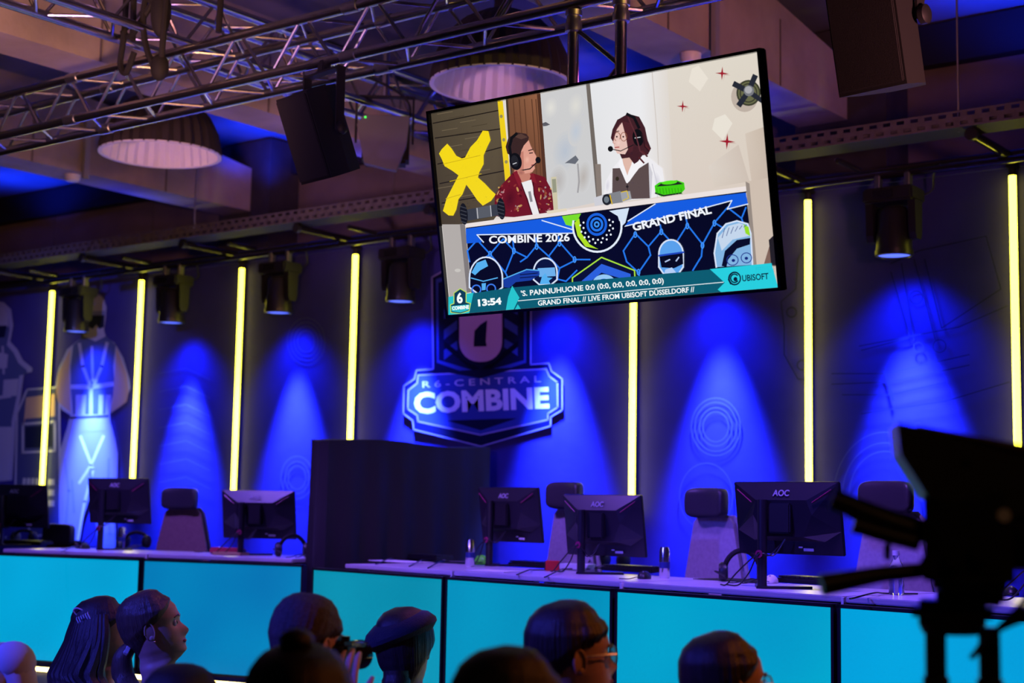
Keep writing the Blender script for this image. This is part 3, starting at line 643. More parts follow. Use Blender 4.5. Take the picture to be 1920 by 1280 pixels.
# commentator at right
p.poly([(820, 702), (836, 630), (866, 575), (905, 528), (930, 560), (985, 515), (1040, 538), (1092, 580), (1104, 660), (1096, 700), (1030, 720), (860, 724)], (238, 236, 240))
p.poly([(862, 580), (904, 578), (930, 650), (984, 580), (1028, 552), (1036, 718), (860, 724)], (92, 76, 76)); p.poly([(1028, 552), (1046, 600), (1040, 716), (1034, 718)], (206, 204, 212)); p.line([(930, 650), (934, 722)], 3, (58, 46, 48)); p.ell(930, 664, 6, 6, (40, 34, 36)); p.ell(884, 628, 8, 10, (50, 42, 30))
p.poly([(904, 520), (950, 500), (962, 556), (932, 616), (912, 560)], (222, 180, 166)); p.poly([(900, 530), (930, 616), (945, 560), (985, 512), (1010, 540), (940, 640), (926, 648), (888, 560)], (244, 242, 246))
p.poly([(910, 536), (950, 520), (950, 560), (932, 604)], (224, 184, 170))
p.poly([(854, 440), (862, 400), (884, 356), (934, 328), (985, 342), (1012, 392), (1024, 450), (1040, 488), (1026, 516), (1000, 520), (980, 548), (962, 560), (940, 530), (905, 535), (890, 500)], (66, 32, 40))
p.poly([(870, 430), (884, 396), (908, 366), (930, 430), (940, 480), (920, 515), (884, 512), (872, 492), (866, 462)], (230, 194, 184))
p.poly([(905, 362), (945, 372), (965, 440), (955, 500), (936, 510), (925, 440)], (78, 36, 44)); p.ring(884, 434, 14, 20, 3, (150, 90, 70)); p.ring(914, 434, 14, 20, 3, (150, 90, 70)); p.line([(874, 484), (892, 482)], 5, (176, 84, 84)); p.line([(868, 412), (892, 408)], 4, (70, 40, 42)); p.ell(882, 434, 4, 4, (50, 30, 30)); p.ell(912, 434, 4, 4, (50, 30, 30)); p.line([(872, 440), (864, 462), (874, 466)], 3, (200, 150, 140))
p.line([(930, 330), (962, 346), (984, 392)], 13, (18, 18, 24)); p.ell(980, 438, 25, 40, (16, 16, 22), -.15); p.line([(966, 440), (990, 436)], 4, (210, 210, 216)); p.line([(958, 472), (900, 500), (862, 492)], 4, (24, 24, 28)); p.ell(853, 490, 12, 13, (18, 18, 22))
for q in ((1010, 470), (1000, 500), (985, 530)): p.line([q, (q[0]+22, q[1]+24)], 8, (84, 36, 42))
p.blob(890, 462, 13, 18, (240, 208, 198), (230, 194, 184), 0, 4); p.line([(935, 345), (968, 420), (990, 500), (1010, 516)], 6, (92, 46, 54)); p.line([(900, 372), (880, 400), (868, 440)], 5, (92, 48, 54)); p.line([(1000, 420), (1012, 480), (1030, 500)], 6, (48, 22, 30))
p.blob(840, 660, 12, 36, (214, 212, 222), (236, 234, 239), .1, 4); p.blob(1070, 640, 18, 50, (216, 214, 224), (237, 235, 240), -.2, 5); p.line([(1046, 560), (1066, 640), (1070, 712)], 3, (200, 198, 208))
# desk edge, things on it
p.poly([(160, 838), (1480, 662), (1484, 690), (188, 858)], (236, 226, 224)); p.line([(188, 856), (1482, 688)], 5, (20, 18, 30))
p.poly([(190, 770), (335, 744), (342, 796), (196, 822)], (58, 62, 72)); p.poly([(232, 762), (300, 750), (304, 802), (238, 812)], (88, 92, 100)); p.line([(238, 764), (242, 810)], 4, (190, 190, 196)); p.line([(300, 752), (304, 800)], 4, (190, 190, 196))
for cx, cy in ((177, 790), (350, 766)):
    p.ell(cx, cy, 18, 50, (22, 24, 28), -.1)
    for k in range(5): p.line([(cx-14, cy-34+k*17), (cx+12, cy-26+k*17)], 4, (64, 66, 72))
p.poly([(580, 620), (604, 618), (612, 770), (592, 774)], (206, 198, 168)); p.poly([(584, 630), (602, 628), (606, 690), (588, 692)], (150, 152, 130)); p.poly([(560, 776), (650, 764), (654, 776), (562, 790)], (226, 214, 190))
p.poly([(776, 716), (820, 702), (830, 745), (782, 754)], (206, 206, 214)); p.poly([(820, 702), (900, 684), (912, 736), (830, 748)], (130, 132, 138)); p.ell(838, 724, 22, 26, (34, 36, 42)); p.ell(836, 724, 12, 15, (110, 120, 130)); p.line([(852, 704), (862, 744)], 5, (220, 180, 30)); p.poly([(900, 690), (944, 684), (952, 722), (908, 734)], (160, 162, 168)); p.line([(905, 690), (930, 684), (938, 716), (912, 728)], 4, (220, 190, 40))
p.poly([(1058, 660), (1080, 644), (1160, 634), (1194, 646), (1198, 676), (1180, 696), (1090, 710), (1062, 696)], (66, 206, 18)); p.poly([(1066, 664), (1090, 648), (1165, 640), (1190, 652), (1120, 660)], (30, 36, 34)); p.ell(1126, 645, 36, 9, (84, 226, 30), -.1); p.line([(1062, 694), (1100, 706), (1180, 694)], 7, (28, 34, 30))
for k in range(9): p.line([(1068+k*14, 672), (1072+k*14, 698)], 3, (46, 160, 14))
# pillars and the glowing front of the desk
p.poly([(78, 838), (184, 838), (212, 1150), (112, 1180)], (178, 172, 168)); p.poly([(160, 836), (184, 838), (212, 1150), (192, 1152)], (128, 122, 122)); p.ell(150, 1050, 14, 8, (200, 196, 190))
p.poly([(1478, 640), (1590, 628), (1625, 1030), (1512, 1040)], (206, 190, 176)); p.poly([(1478, 640), (1496, 650), (1530, 1036), (1512, 1040)], (150, 138, 130)); p.poly([(1590, 930), (1612, 880), (1625, 1030), (1560, 1030)], (128, 100, 90)); p.poly([(1585, 910), (1608, 888), (1618, 1026), (1596, 1026)], (36, 32, 40))
p.poly([(188, 858), (1480, 690), (1518, 1060), (214, 1160)], (6, 8, 34))
FEN = (36, 118, 236)
for pts in ([(195, 960), (240, 910), (300, 975), (360, 905), (410, 960), (470, 990), (515, 935), (570, 985), (620, 920), (690, 1000), (760, 1000)],
            [(205, 1010), (195, 960)], [(300, 975), (250, 1010)], [(300, 975), (370, 1060), (410, 960)], [(370, 1060), (390, 1100)], [(470, 990), (440, 1010)], [(570, 985), (620, 1040), (700, 1000)], [(620, 1040), (610, 1090), (650, 1100), (700, 1050)], [(515, 935), (510, 900)], [(620, 920), (615, 890)], [(410, 960), (405, 910)],
            [(915, 960), (970, 880), (1030, 940), (1090, 870), (1150, 935), (1210, 840), (1280, 930), (1335, 830), (1395, 760)], [(915, 960), (930, 1010), (985, 1060), (1040, 980), (1030, 940)], [(1280, 930), (1275, 985), (1235, 1050)], [(1335, 830), (1400, 870)], [(1395, 760), (1460, 810), (1480, 760)], [(1210, 840), (1200, 790)], [(1090, 870), (1085, 840)], [(985, 1060), (990, 1085)], [(1460, 810), (1470, 840)]):
    p.line(pts, 7, FEN)
for q in ((300, 975), (410, 960), (515, 940), (620, 925), (690, 1000), (970, 885), (1090, 872), (1210, 845), (1335, 832), (985, 1058), (1280, 935)): p.ring(*q, 6, 13, 5, (70, 150, 250), n=14)
p.poly([(188, 858), (660, 796), (700, 878), (242, 886), (264, 920), (192, 926)], (22, 92, 224)); p.line([(270, 920), (240, 886), (700, 878)], 5, (220, 232, 250)); p.line([(540, 820), (680, 862)], 5, (220, 232, 250))
p.poly([(905, 848), (1060, 742), (1480, 692), (1490, 744), (1394, 768), (1416, 728), (1230, 776)], (22, 92, 224)); p.line([(905, 850), (1230, 778), (1416, 728), (1394, 768), (1490, 744)], 5, (220, 232, 250)); p.line([(906, 842), (1062, 744)], 5, (220, 232, 250))
p.text('COMBINE 2026', (296, 926), (668, 914), 34, (240, 244, 252), .025); p.text('GRAND FINAL', (962, 868), (1324, 786), 36, (240, 244, 252), .03)
# round sensor emblem
p.poly([(630, 800), (942, 760), (935, 830), (880, 900), (700, 860)], (6, 8, 34)); p.poly([(632, 800), (720, 788), (690, 850), (650, 840)], (120, 220, 40)); p.poly([(850, 776), (942, 762), (925, 830), (905, 850), (890, 800)], (210, 226, 246))
ck = [(795+112*math.cos(a), 846+118*math.sin(a)) for a in [-.2+(PI+.4)*i/24 for i in range(25)]]
p.poly(ck, (4, 6, 24)); p.line(ck, 9, (226, 236, 250)); p.poly([(690, 830), (712, 810), (722, 880), (760, 930), (800, 952), (740, 940), (704, 890)], (176, 224, 30))
for r, c in ((48, (26, 96, 220)), (37, (6, 10, 40)), (30, (36, 120, 236)), (20, (6, 10, 40)), (13, (60, 150, 246)), (6, (6, 10, 40))): p.ell(793, 838, r, r*1.1, c)
p.hold = True
for k in range(34):
    a = 2*PI*k/17+(.18 if k >= 17 else 0); r = 62 if k < 17 else 76
    x, y = 793+r*math.cos(a), 842+r*1.08*math.sin(a)
    if y > 815: p.ell(x, y, 4.5, 5, (230, 238, 250), 0, 10)
p.hold = False
# generic helmeted heads
WO = (214, 226, 248); CY = (86, 176, 240)
def head_shape(cx, cy, rx, ry, fill, low=1.6):
    pts = [(cx+rx*math.cos(a), cy+ry*math.sin(a)) for a in [PI+PI*i/16 for i in range(17)]]+[(cx+rx, cy+ry*low*.6), (cx+rx*.5, cy+ry*low), (cx-rx*.5, cy+ry*low), (cx-rx, cy+ry*low*.6)]
    p.poly(pts, fill); p.line(pts, 7, WO, True)
head_shape(282, 1085, 76, 96, (6, 8, 26), .75); p.poly([(215, 1060), (240, 1015), (280, 1000), (292, 1030), (255, 1050), (232, 1072)], CY); p.line([(214, 1085), (270, 1100), (335, 1084)], 5, CY); p.ring(238, 1138, 20, 20, 6, (60, 120, 236)); p.ring(306, 1134, 20, 20, 6, (60, 120, 236)); p.poly([(262, 1110), (282, 1108), (280, 1140), (264, 1142)], CY)
head_shape(556, 1058, 54, 64, (10, 20, 60), .9); p.poly([(520, 1040), (600, 1036), (604, 1076), (528, 1080)], (110, 176, 236)); p.poly([(540, 1080), (556, 1062), (566, 1082), (590, 1084), (572, 1098), (580, 1112), (530, 1114)], CY)
p.poly([(362, 1090), (420, 1066), (470, 1046), (528, 1050), (530, 1070), (490, 1096), (420, 1104), (390, 1130), (366, 1128)], (24, 60, 160)); p.line([(362, 1090), (420, 1066), (470, 1046), (528, 1050)], 5, CY); p.line([(440, 1070), (520, 1062)], 4, (8, 14, 50)); p.line([(440, 1084), (515, 1078)], 4, (8, 14, 50))
head_shape(1136, 975, 56, 66, (90, 160, 236), 1.5); p.poly([(1082, 986), (1190, 970), (1192, 1020), (1150, 1040), (1092, 1036)], (6, 8, 26)); p.line([(1080, 982), (1194, 966)], 8, (30, 70, 190)); p.line([(1110, 1010), (1130, 1000)], 6, (180, 200, 240)); p.line([(1160, 1006), (1172, 990)], 6, (180, 200, 240)); p.poly([(1110, 1046), (1140, 1036), (1160, 1060), (1150, 1074), (1100, 1080)], (180, 206, 246))
bh = [(1345, 1035), (1336, 970), (1350, 880), (1390, 836), (1440, 822), (1490, 836), (1504, 880), (1512, 1024)]
p.poly(bh, (130, 180, 226)); p.line(bh, 7, WO); p.poly([(1352, 900), (1400, 845), (1450, 832), (1492, 846), (1500, 890), (1420, 908), (1370, 960)], (196, 214, 236)); p.poly([(1470, 836), (1494, 850), (1502, 892), (1480, 880)], (150, 220, 40))
for k in range(6): p.line([(1372+k*20, 900-k*10), (1384+k*20, 856-k*3)], 3, (70, 90, 150))
p.poly([(1370, 1030), (1385, 960), (1440, 910), (1502, 900), (1500, 930), (1440, 950), (1400, 1000), (1392, 1034)], (8, 12, 40)); p.ring(1420, 1002, 26, 24, 4, (30, 50, 140)); p.ring(1484, 992, 24, 23, 4, (30, 50, 140)); p.ell(1424, 1004, 8, 7, (20, 40, 120)); p.ell(1484, 994, 8, 7, (20, 40, 120))
hx = [(682, 1130), (682, 1084), (816, 990), (968, 1050), (972, 1110)]
p.poly(hx, (8, 14, 50)); p.line(hx, 6, (170, 226, 60)); p.poly([(700, 1120), (816, 1020), (950, 1066), (952, 1100), (816, 1060), (740, 1122)], (44, 96, 220)); p.ell(828, 1112, 54, 44, (150, 200, 246)); p.ell(828, 1118, 36, 30, (30, 70, 190))
# broadcast ticker
TEAL = (12, 92, 112); CYN = (40, 196, 204)
p.poly([(110, 1172), (390, 1130), (1600, 1020), (1660, 1140), (110, 1280)], TEAL); p.hold = True
for k in range(60):
    a, b_ = k % 12, k//12; p.ell(232+a*9, 1160-a*1.1+b_*7.5, 2, 2, (36, 132, 146), 0, 6)
p.hold = False
p.poly([(110, 1172), (226, 1152), (206, 1248), (110, 1280)], CYN)
p.poly([(404, 1120), (438, 1176), (430, 1190), (412, 1240), (376, 1244), (386, 1170)], CYN); p.poly([(430, 1206), (444, 1232), (418, 1238)], CYN)
p.poly([(1316, 1044), (1600, 1016), (1660, 1140), (1368, 1152), (1352, 1138), (1384, 1106)], (40, 206, 222)); p.hold = True
for k in range(40):
    a, b_ = k % 10, k//10; p.ell(1530+a*9, 1038-a*.8+b_*8, 2, 2, (14, 120, 140), 0, 6)
p.hold = False
p.line([(432, 1190), (1378, 1104)], 3.5, (226, 240, 244))
p.text("'S. PANNUHUONE 0:0 (0:0, 0:0, 0:0, 0:0, 0:0)", (446, 1168), (1104, 1108), 24, (244, 250, 250), .022)
p.text("GRAND FINAL // LIVE FROM UBISOFT DÜSSELDORF //", (524, 1212), (1246, 1148), 23, (244, 250, 250), .022)
p.text('13:54', (248, 1214), (356, 1204), 29, (244, 250, 250), .05)
p.text('UBISOFT', (1466, 1100), (1588, 1089), 28, (10, 30, 56), .02)
p.ell(1430, 1087, 30, 32, (10, 30, 56)); p.ell(1431, 1087, 23, 25, (40, 206, 222)); p.ring(1430, 1086, 18, 19, 6, (10, 30, 56), .6, 5.6); p.ell(1434, 1090, 9, 10, (10, 30, 56)); p.line([(1402, 1092), (1412, 1112)], 6, (10, 30, 56))
eb = [(165, 1134), (192, 1150), (192, 1196), (212, 1202), (206, 1236), (166, 1250), (122, 1244), (120, 1208), (136, 1202), (136, 1154)]
p.poly(eb, (14, 60, 84)); p.line(eb, 4, (190, 220, 90), True); p.text('6', (151, 1200), (178, 1197), 44, (244, 250, 250), .04); p.poly([(124, 1214), (208, 1206), (204, 1232), (166, 1244), (126, 1238)], (50, 190, 200)); p.text('COMBINE', (128, 1232), (206, 1225), 15, (250, 252, 252), .05)
p.build('screen_picture', 'screen_print', tv3, tv)

# ------------------------------------------------------------------ player desks with glowing display fronts
DZ = 1.193
LA, RA = R_(11.64), R_(-11.73)
L0, R0 = V((-9.106, 6.203, 0)), V((-6.32, 6.438, 0))
lab_d = ['white desk at the far left of the stage', 'white desk on the left, beside the black drape', 'white desk right of the black drape, with the green object', 'white desk with the red box and middle monitor', 'white desk carrying the large lettered monitor', 'white desk at the far right behind the video camera']
lab_p = ['glowing cyan display front cut by the left edge of the photo', 'glowing blue-teal display front behind the two women, second from left', 'glowing green-teal display front behind the beret', 'glowing teal display front behind the man with glasses', 'glowing cyan display front below the lettered monitor', 'glowing cyan display front behind the tripod, far right']
def desk(i, o, ang, s):
    p0 = o+V((math.cos(ang), math.sin(ang), 0))*s
    t = thing('player_desk', lab_d[i], 'desk', (p0.x, p0.y, STAGE), ang, group='player desks'); h = DZ-STAGE
    x0 = .26 if i == 2 else .006; x1 = 1.12 if i == 1 else 1.244
    MB().box(((x0+x1)/2, .37, h-.0125), (x1-x0, .70, .025), b=.004).build('top', 'desk_white', t)
    for x in (.08+x0, x1-.074):
        for y in (.10, .66): MB().box((x, y, (h-.025)/2), (.045, .045, h-.025)).build('leg', 'grey_plastic', t)
    MB().box(((x0+x1)/2, .66, h-.07), (x1-x0-.2, .02, .08)).build('rear_rail', 'grey_plastic', t)
    if i != 1: MB().box((1.246, .022, h-.035), (.012, .02, .06)).build('edge_bracket', 'white_plastic', t)
    d = thing('display_screen', lab_p[i], 'display', (p0.x+math.sin(ang)*.03, p0.y-math.cos(ang)*.03, STAGE+.055), ang, group='display fronts of the desks'); hh = h-.055-.030
    MB().box((.622, .026, hh/2), (1.232, .045, hh), b=.004).build('housing', 'black_plastic', d)
    for c, dd in (((.622, 0, .008), (1.232, .012, .016)), ((.622, 0, hh-.007), (1.232, .012, .014)), ((.013, 0, hh/2), (.014, .012, hh)), ((1.231, 0, hh/2), (.014, .012, hh))): MB().box(c, dd).build('bezel', 'black_plastic', d)
    MB().box((.622, .002, hh/2), (1.206, .004, hh-.03)).build('glowing_panel', 'panel_glow_%d' % i, d)
    for x in (.2, 1.05): MB().box((x, .03, -.0265), (.10, .06, .055)).build('foot', 'black_plastic', d)
    return t
desk(0, L0, LA, 0); desk(1, L0, LA, 1.25)
for k in range(4): desk(2+k, R0, RA, 1.25*k)
for o, ang, n, lab in ((L0, LA, 2.5, 'glowing warm light strip on the stage below the left display fronts'), (R0, RA, 5.0, 'glowing warm light strip on the stage below the right display fronts')):
    q = o+V((math.sin(ang), -math.cos(ang), 0))*.07
    t = thing('light_strip', lab, 'light strip', (q.x, q.y, STAGE), ang); MB().box((n/2, 0, .018), (n, .03, .032), b=.004).build('profile', 'black_plastic', t); MB().box((n/2, -.016, .02), (n-.01, .004, .026)).build('diffuser', 'strip_glow', t)

# black draped divider between the two teams
t = thing('draped_divider', 'tall partition draped in black cloth between the two groups of desks', 'divider', (-6.605, 7.515, STAGE), R_(-9))
m = MB(); H_ = 1.54; per = []
for k in range(34): per.append((-.09, -.69+1.38*k/33))          # left long side
for k in range(1, 6): per.append((-.09+.18*k/6, .69))
for k in range(34): per.append((.09, .69-1.38*k/33))
for k in range(1, 6): per.append((.09-.18*k/6, -.69))
np_ = len(per); rows = 14
for j in range(rows+1):
    f = j/rows; z = H_*(1-f)
    for i, (x, y) in enumerate(per):
        amp = .008+.034*f; wv = math.sin(i*1.13+.6*math.sin(i*.31))*amp+.05*f*f
        l = math.hypot(x/.09 if abs(x) > .08 else x*3, y*.2); nx = (1 if x > .08 else -1 if x < -.08 else 0); ny = (1 if y > .685 else -1 if y < -.685 else 0)
        k = math.hypot(nx, ny) or 1
        m.v.append(V((x+nx/k*wv, y+ny/k*wv, max(.004, z+(.012*math.sin(i*.23) if j == 0 else 0)))))
for j in range(rows):
    for i in range(np_): a = j*np_+i; b_ = j*np_+(i+1) % np_; m.f.append((a, b_, b_+np_, a+np_))
m.f.append(tuple(range(np_)))
m.build('black_drape', 'black_cloth', t, True); MB().box((0, 0, .75), (.10, 1.34, 1.5)).build('panel', 'black_matte', t)

# ------------------------------------------------------------------ monitors
def monitor(loc, rz, top, label, logo=True, wdt=.54, tilt=8):
    """seen from behind: local -y is the back of the monitor"""
    t = thing('monitor', label, 'monitor', (loc[0], loc[1], DZ), rz, group='monitors on the player desks')
    hh = .318; cz = top-hh/2; mm = T(.075, .035, cz) @ RX(R_(tilt))
    MB().box((0, .014, 0), (wdt, .016, hh), mm, .004).build('panel', 'shell', t)
    MB().box((0, .0225, 0), (wdt-.016, .002, hh-.02), mm).build('display', 'black_gloss', t)
    W2 = wdt/2
    sh = MB(); fl = M(((1, 0, 0, 0), (0, 0, -1, 0), (0, 1, 0, 0), (0, 0, 0, 1)))
    low = [(-W2+.004, hh/2-.002), (W2-.004, hh/2-.002), (W2-.006, -.055), (W2-.09, -.10), (-W2+.09, -.10), (-W2+.006, -.055)]
    hi = [(-.13, .085), (.13, .085), (.15, .02), (.10, -.075), (-.10, -.075), (-.15, .02)]
    sh.prism(low, -.006, .038, mm @ fl, hi); s_ = sh.build('rear_shell', 'shell', t)
    for sg in (-1, 1):
        a = V((sg*(W2-.03), .128, .0125)); b_ = V((sg*(.155), .075, .036))
        MB().tube([mm @ fl @ a, mm @ fl @ b_], .0022, 6).build('accent_strip', 'accent_red', t)
    MB().box((.075*0+.0, -.05, .0), (.11, .03, .13), T(.075, .035, cz-.0), .006).build('pivot_block', 'black_plastic', t)
    if logo:
        cu = bpy.data.curves.new('logo', 'FONT'); cu.body = 'AOC'; cu.size = .038; cu.offset = .0008; cu.extrude = .0006; cu.align_x = 'CENTER'
        o = bpy.data.objects.new('tmp', cu); me = bpy.data.meshes.new_from_object(o); bpy.data.objects.remove(o)
        me.materials.clear(); me.materials.append(MATS['logo_grey']); lo = bpy.data.objects.new('lettering', me); COL.objects.link(lo); lo.parent = t
        lo.matrix_local = mm @ fl @ T(0, .103, .033) @ RX(R_(-22))
    MB().box((.10, -.002, -.135), (.05, .003, .012), mm).build('label_sticker', 'sticker', t); MB().box((.06, -.002, -.125), (.018, .003, .006), mm).build('label_sticker', 'sticker', t)
    # stand
    MB().tube([(0, -.045, .012), (0, -.045, cz-.02+.10)], .021, 16).build('column', 'shell', t, True)
    m = MB(); m.prism([(-.02, -.06), (.02, -.06), (.15, .12), (.12, .14), (0, .0), (-.12, .14), (-.15, .12)], .0, .012); m.build('base', 'shell', t)
    lathe_m().lathe([(.008, 0), (.017, 0), (.017, .006), (.008, .006), (.008, 0)], 16, T(0, -.068, .15) @ RX(PI/2)).build('cable_ring', 'accent_red', t, True)
    for k in range(2):
        MB().tube(curve3([(.09, .0, cz-.09), (.03+.02*k, -.03, cz-.16), (.0, -.075, .15), (-.05-.06*k, -.07, .07), (-.12-.05*k, -.05-.02*k, .012), (-.2-.03*k, -.03, .008)], 6), .0035, 6).build('cable', 'black_plastic', t)
def dk(px, py): return onz(px, py, DZ+.002)
mons = [((8, 1022), R_(14), .45, 'dark monitor at the left edge of the photo, seen from behind'), ((195, 1030), R_(12), .50, 'dark monitor in front of the printed masked figure, seen from behind'),
        ((457, 1040), R_(18), .425, 'dark monitor left of the black drape, seen from behind'), ((928, 1060), R_(-12), .455, 'dark monitor just right of the black drape, seen from behind'),
        ((1100, 1075), R_(-7), .41, 'dark monitor between the two grey chairs, seen from behind'), ((1440, 1102), R_(-6), .465, 'largest dark monitor with clear grey lettering, right of the middle chair'),
        ((1960, 1130), R_(-10), .44, 'dark monitor at the right edge behind the video camera')]
for q, rz, top, lab in mons:
    b_ = dk(*q); monitor((b_.x, b_.y), rz, top, lab)

# ------------------------------------------------------------------ chairs behind the desks
def chair(loc, rz, label, cloth, head, hs=1.0):
    t = thing('office_chair', label, 'chair', (loc[0], loc[1], STAGE), rz, group='office chairs behind the desks')
    MB().rbox((0, 0, .46), (.50, .48, .09)).build('seat', cloth, t, True)
    # backrest wide at the bottom, narrow at the top, front faces -y
    m = MB(); lo = [(-.27, .50), (.27, .50), (.25, .62), (.15, 1.10*hs), (.12, 1.13*hs), (-.12, 1.13*hs), (-.15, 1.10*hs), (-.25, .62)]
    fl = M(((1, 0, 0, 0), (0, 0, 1, .24), (0, 1, 0, 0), (0, 0, 0, 1)))
    m.prism(lo, -.02, .035, fl, [(x*.9, y*.99+.008) for x, y in lo]); m.build('backrest', cloth, t)
    MB().tube([fl @ V((x*1.02, y, .02)) for x, y in lo]+[fl @ V((lo[0][0]*1.02, lo[0][1], .02))], .014, 8).build('back_frame', 'black_plastic' if cloth == 'chair_tan' else cloth, t, True)
    MB().box((0, .25, .80), (.44, .012, .03)).build('lumbar_bar', 'black_plastic' if cloth == 'chair_tan' else cloth, t)
    m = MB(); m.rbox((0, .20, 1.21*hs), (.29, .09, .165), None, .45)
    m.v = [V((v.x, v.y-1.6*v.x*v.x, v.z)) for v in m.v]; m.build('headrest', head, t, True)
    MB().box((0, .26, 1.13*hs), (.06, .03, .16)).build('headrest_post', 'black_plastic', t)
    MB().tube([(0, 0, .10), (0, 0, .42)], .028, 12).build('gas_column', 'steel', t, True)
    for k in range(5):
        a = 2*PI*k/5+.3; e = V((.30*math.cos(a), .30*math.sin(a), .075)); MB().tube([(0, 0, .11), e], [.028, .018], 8).build('leg', 'black_plastic', t, True)
        MB().lathe([(0, -.012), (.028, -.012), (.028, .012), (0, .012)], 12, T(e.x, e.y, .029) @ RZ(a) @ RX(PI/2)).build('caster', 'black_plastic', t, True)
    for s in (-1, 1):
        MB().box((s*.29, .02, .56), (.03, .05, .22)).build('armrest_post', 'black_plastic', t); MB().rbox((s*.29, .0, .68), (.07, .24, .03)).build('armrest', 'leather', t, True)
chair((-8.75, 7.35), R_(20), 'dark chair with reddish-tan back behind the left desks', 'chair_tan', 'leather', .96)
chair((-9.95, 7.15), R_(12), 'tan chair mostly hidden behind the leftmost monitor', 'chair_tan', 'leather', .72)
chair((-5.26, 7.22), R_(-14), 'pale grey chair with dark headrest beside the black drape', 'chair_grey', 'leather', 1.0)
chair((-4.16, 6.98), R_(-16), 'grey chair with brown-black headrest between the two big monitors', 'chair_grey', 'leather', .97)
chair((-3.06, 6.85), R_(-8), 'grey chair with tall dark headrest behind the video camera handle', 'chair_grey', 'leather', 1.0)

# ------------------------------------------------------------------ things on the desks
def can(px, py, lab):
    q = dk(px, py); t = thing('drink_can', lab, 'can', (q.x, q.y, DZ), group='tall drink cans')
    MB().lathe([(0, 0), (.022, 0), (.0265, .008), (.0265, .138), (.021, .15), (.021, .153), (.0, .150)], 24).build('body', 'can_silver', t, True)
    lathe_m().lathe([(.0268, .05), (.0268, .08)], 24).build('printed_band', 'can_blue', t, True); MB().box((.004, 0, .152), (.022, .012, .002)).build('tab', 'steel', t)
can(881, 1061, 'tall silver drink can beside the green object'); can(1246, 1083, 'tall silver drink can in front of the grey chair'); can(227, 1027, 'tall drink can right of the second monitor from the left')
def mouse(px, py, lab, rz=.4, mt='black_plastic'):
    q = dk(px, py); t = thing('computer_mouse', lab, 'mouse', (q.x, q.y, DZ), rz, group='mice on the desks')
    m = MB(); m.ell((0, 0, .004), (.033, .062, .036), nu=18, nv=10); m.v = [V((v.x, v.y, max(v.z, .001))) for v in m.v]; m.build('shell', mt, t, True)
    MB().box((0, -.03, .034), (.006, .018, .008), b=.002).build('scroll_wheel', 'grey_plastic', t)
    MB().tube(curve3([(0, -.06, .01), (-.02, -.10, .012), (-.05, -.13, .004), (-.10, -.14, .004)], 6), .0022, 6).build('cable', 'black_plastic', t)
mouse(1208, 1084, 'black mouse on the desk in front of the grey chair'); mouse(158, 1028, 'dark mouse on the left desk below the printed figure'); mouse(410, 1035, 'small pale mouse left of the third monitor', .2, 'paper'); mouse(1446, 1092, 'white mouse behind the stand of the lettered monitor', .3, 'white_plastic'); mouse(1895, 1115, 'dark mouse at the far right desk', .5)
def keyboard(px, py, rz, lab):
    q = dk(px, py); t = thing('keyboard', lab, 'keyboard', (q.x, q.y, DZ), rz, group='keyboards on the desks')
    MB().box((0, 0, .014), (.40, .14, .022), RX(R_(4)), .004).build('case', 'black_plastic', t)
    m = MB()
    for r in range(5):
        for c in range(15): m.box((-.18+c*.0257, -.05+r*.025, .028), (.021, .021, .009))
    tag(m.build('keys', 'shell', t), 'rows of black keys', kind='stuff')
keyboard(1535, 1093, R_(-10), 'black keyboard right of the lettered monitor stand'); keyboard(1010, 1062, R_(-14), 'black keyboard between the two middle monitors'); keyboard(1190, 1070, R_(-12), 'black keyboard below the middle monitor'); keyboard(50, 1020, R_(12), 'dark keyboard on the far left desk'); keyboard(800, 1048, R_(-14), 'black keyboard by the foot of the drape')
def headset(px, py, rz, lab, sc_=1):
    q = dk(px, py); t = thing('headset', lab, 'headset', (q.x, q.y, DZ), rz, group='headsets on the desks')
    arc = [V((.09*math.cos(a), .02*math.sin(a*2), .03+.12*math.sin(a)*sc_)) for a in [PI*i/16 for i in range(17)]]
    MB().tube(arc, .013, 8).build('headband', 'black_matte', t, True)
    for s in (-1, 1): MB().lathe([(0, -.022), (.036, -.022), (.046, -.01), (.046, .012), (.03, .022), (0, .022)], 20, T(s*.09, 0, .047) @ RY(PI/2)).build('ear_cup', 'black_plastic', t, True)
    MB().tube(curve3([(-.1, 0, .04), (-.13, -.06, .05), (-.08, -.12, .03)], 6), .004, 6).build('microphone_arm', 'black_plastic', t)
    for k in range(3): MB().tube(curve3([(.08, -.02, .01), (.04+.03*k, -.09, .02), (-.02+.05*k, -.13, .004), (-.06+.06*k, -.19, .003)], 6), .003, 6).build('cable', 'black_plastic', t)
headset(1392, 1090, .5, 'black headset left of the lettered monitor stand'); headset(1150, 1064, -.3, 'black headset behind the middle monitor', .6); headset(255, 1026, .3, 'dark headset in front of the tan chair', .7); headset(45, 1018, .2, 'dark headset under the leftmost monitor', .6); headset(548, 1043, .9, 'black headset against the left side of the drape', .9)
q = dk(903, 1057); t = thing('green_case', 'bright green rounded case beside the silver can', 'case', (q.x, q.y, DZ), -.2)
m = MB(); m.ell((0, 0, .012), (.055, .035, .045)); m.v = [V((v.x, v.y, max(v.z, .0005))) for v in m.v]; m.build('shell', 'lime', t, True); MB().tube([(-.054, -.003, .012), (-.03, -.033, .012), (0, -.0365, .012), (.03, -.033, .012), (.054, -.003, .012)], .0022, 6).build('zip', 'black_plastic', t)
q = dk(1036, 1069); t = thing('red_box', 'small bright red box with dark side on the desk', 'box', (q.x, q.y, DZ), R_(35)); MB().box((0, 0, .027), (.075, .10, .054), b=.003).build('carton', 'red_card', t); MB().box((-.0405, 0, .027), (.006, .094, .05)).build('dark_side', 'black_plastic', t)
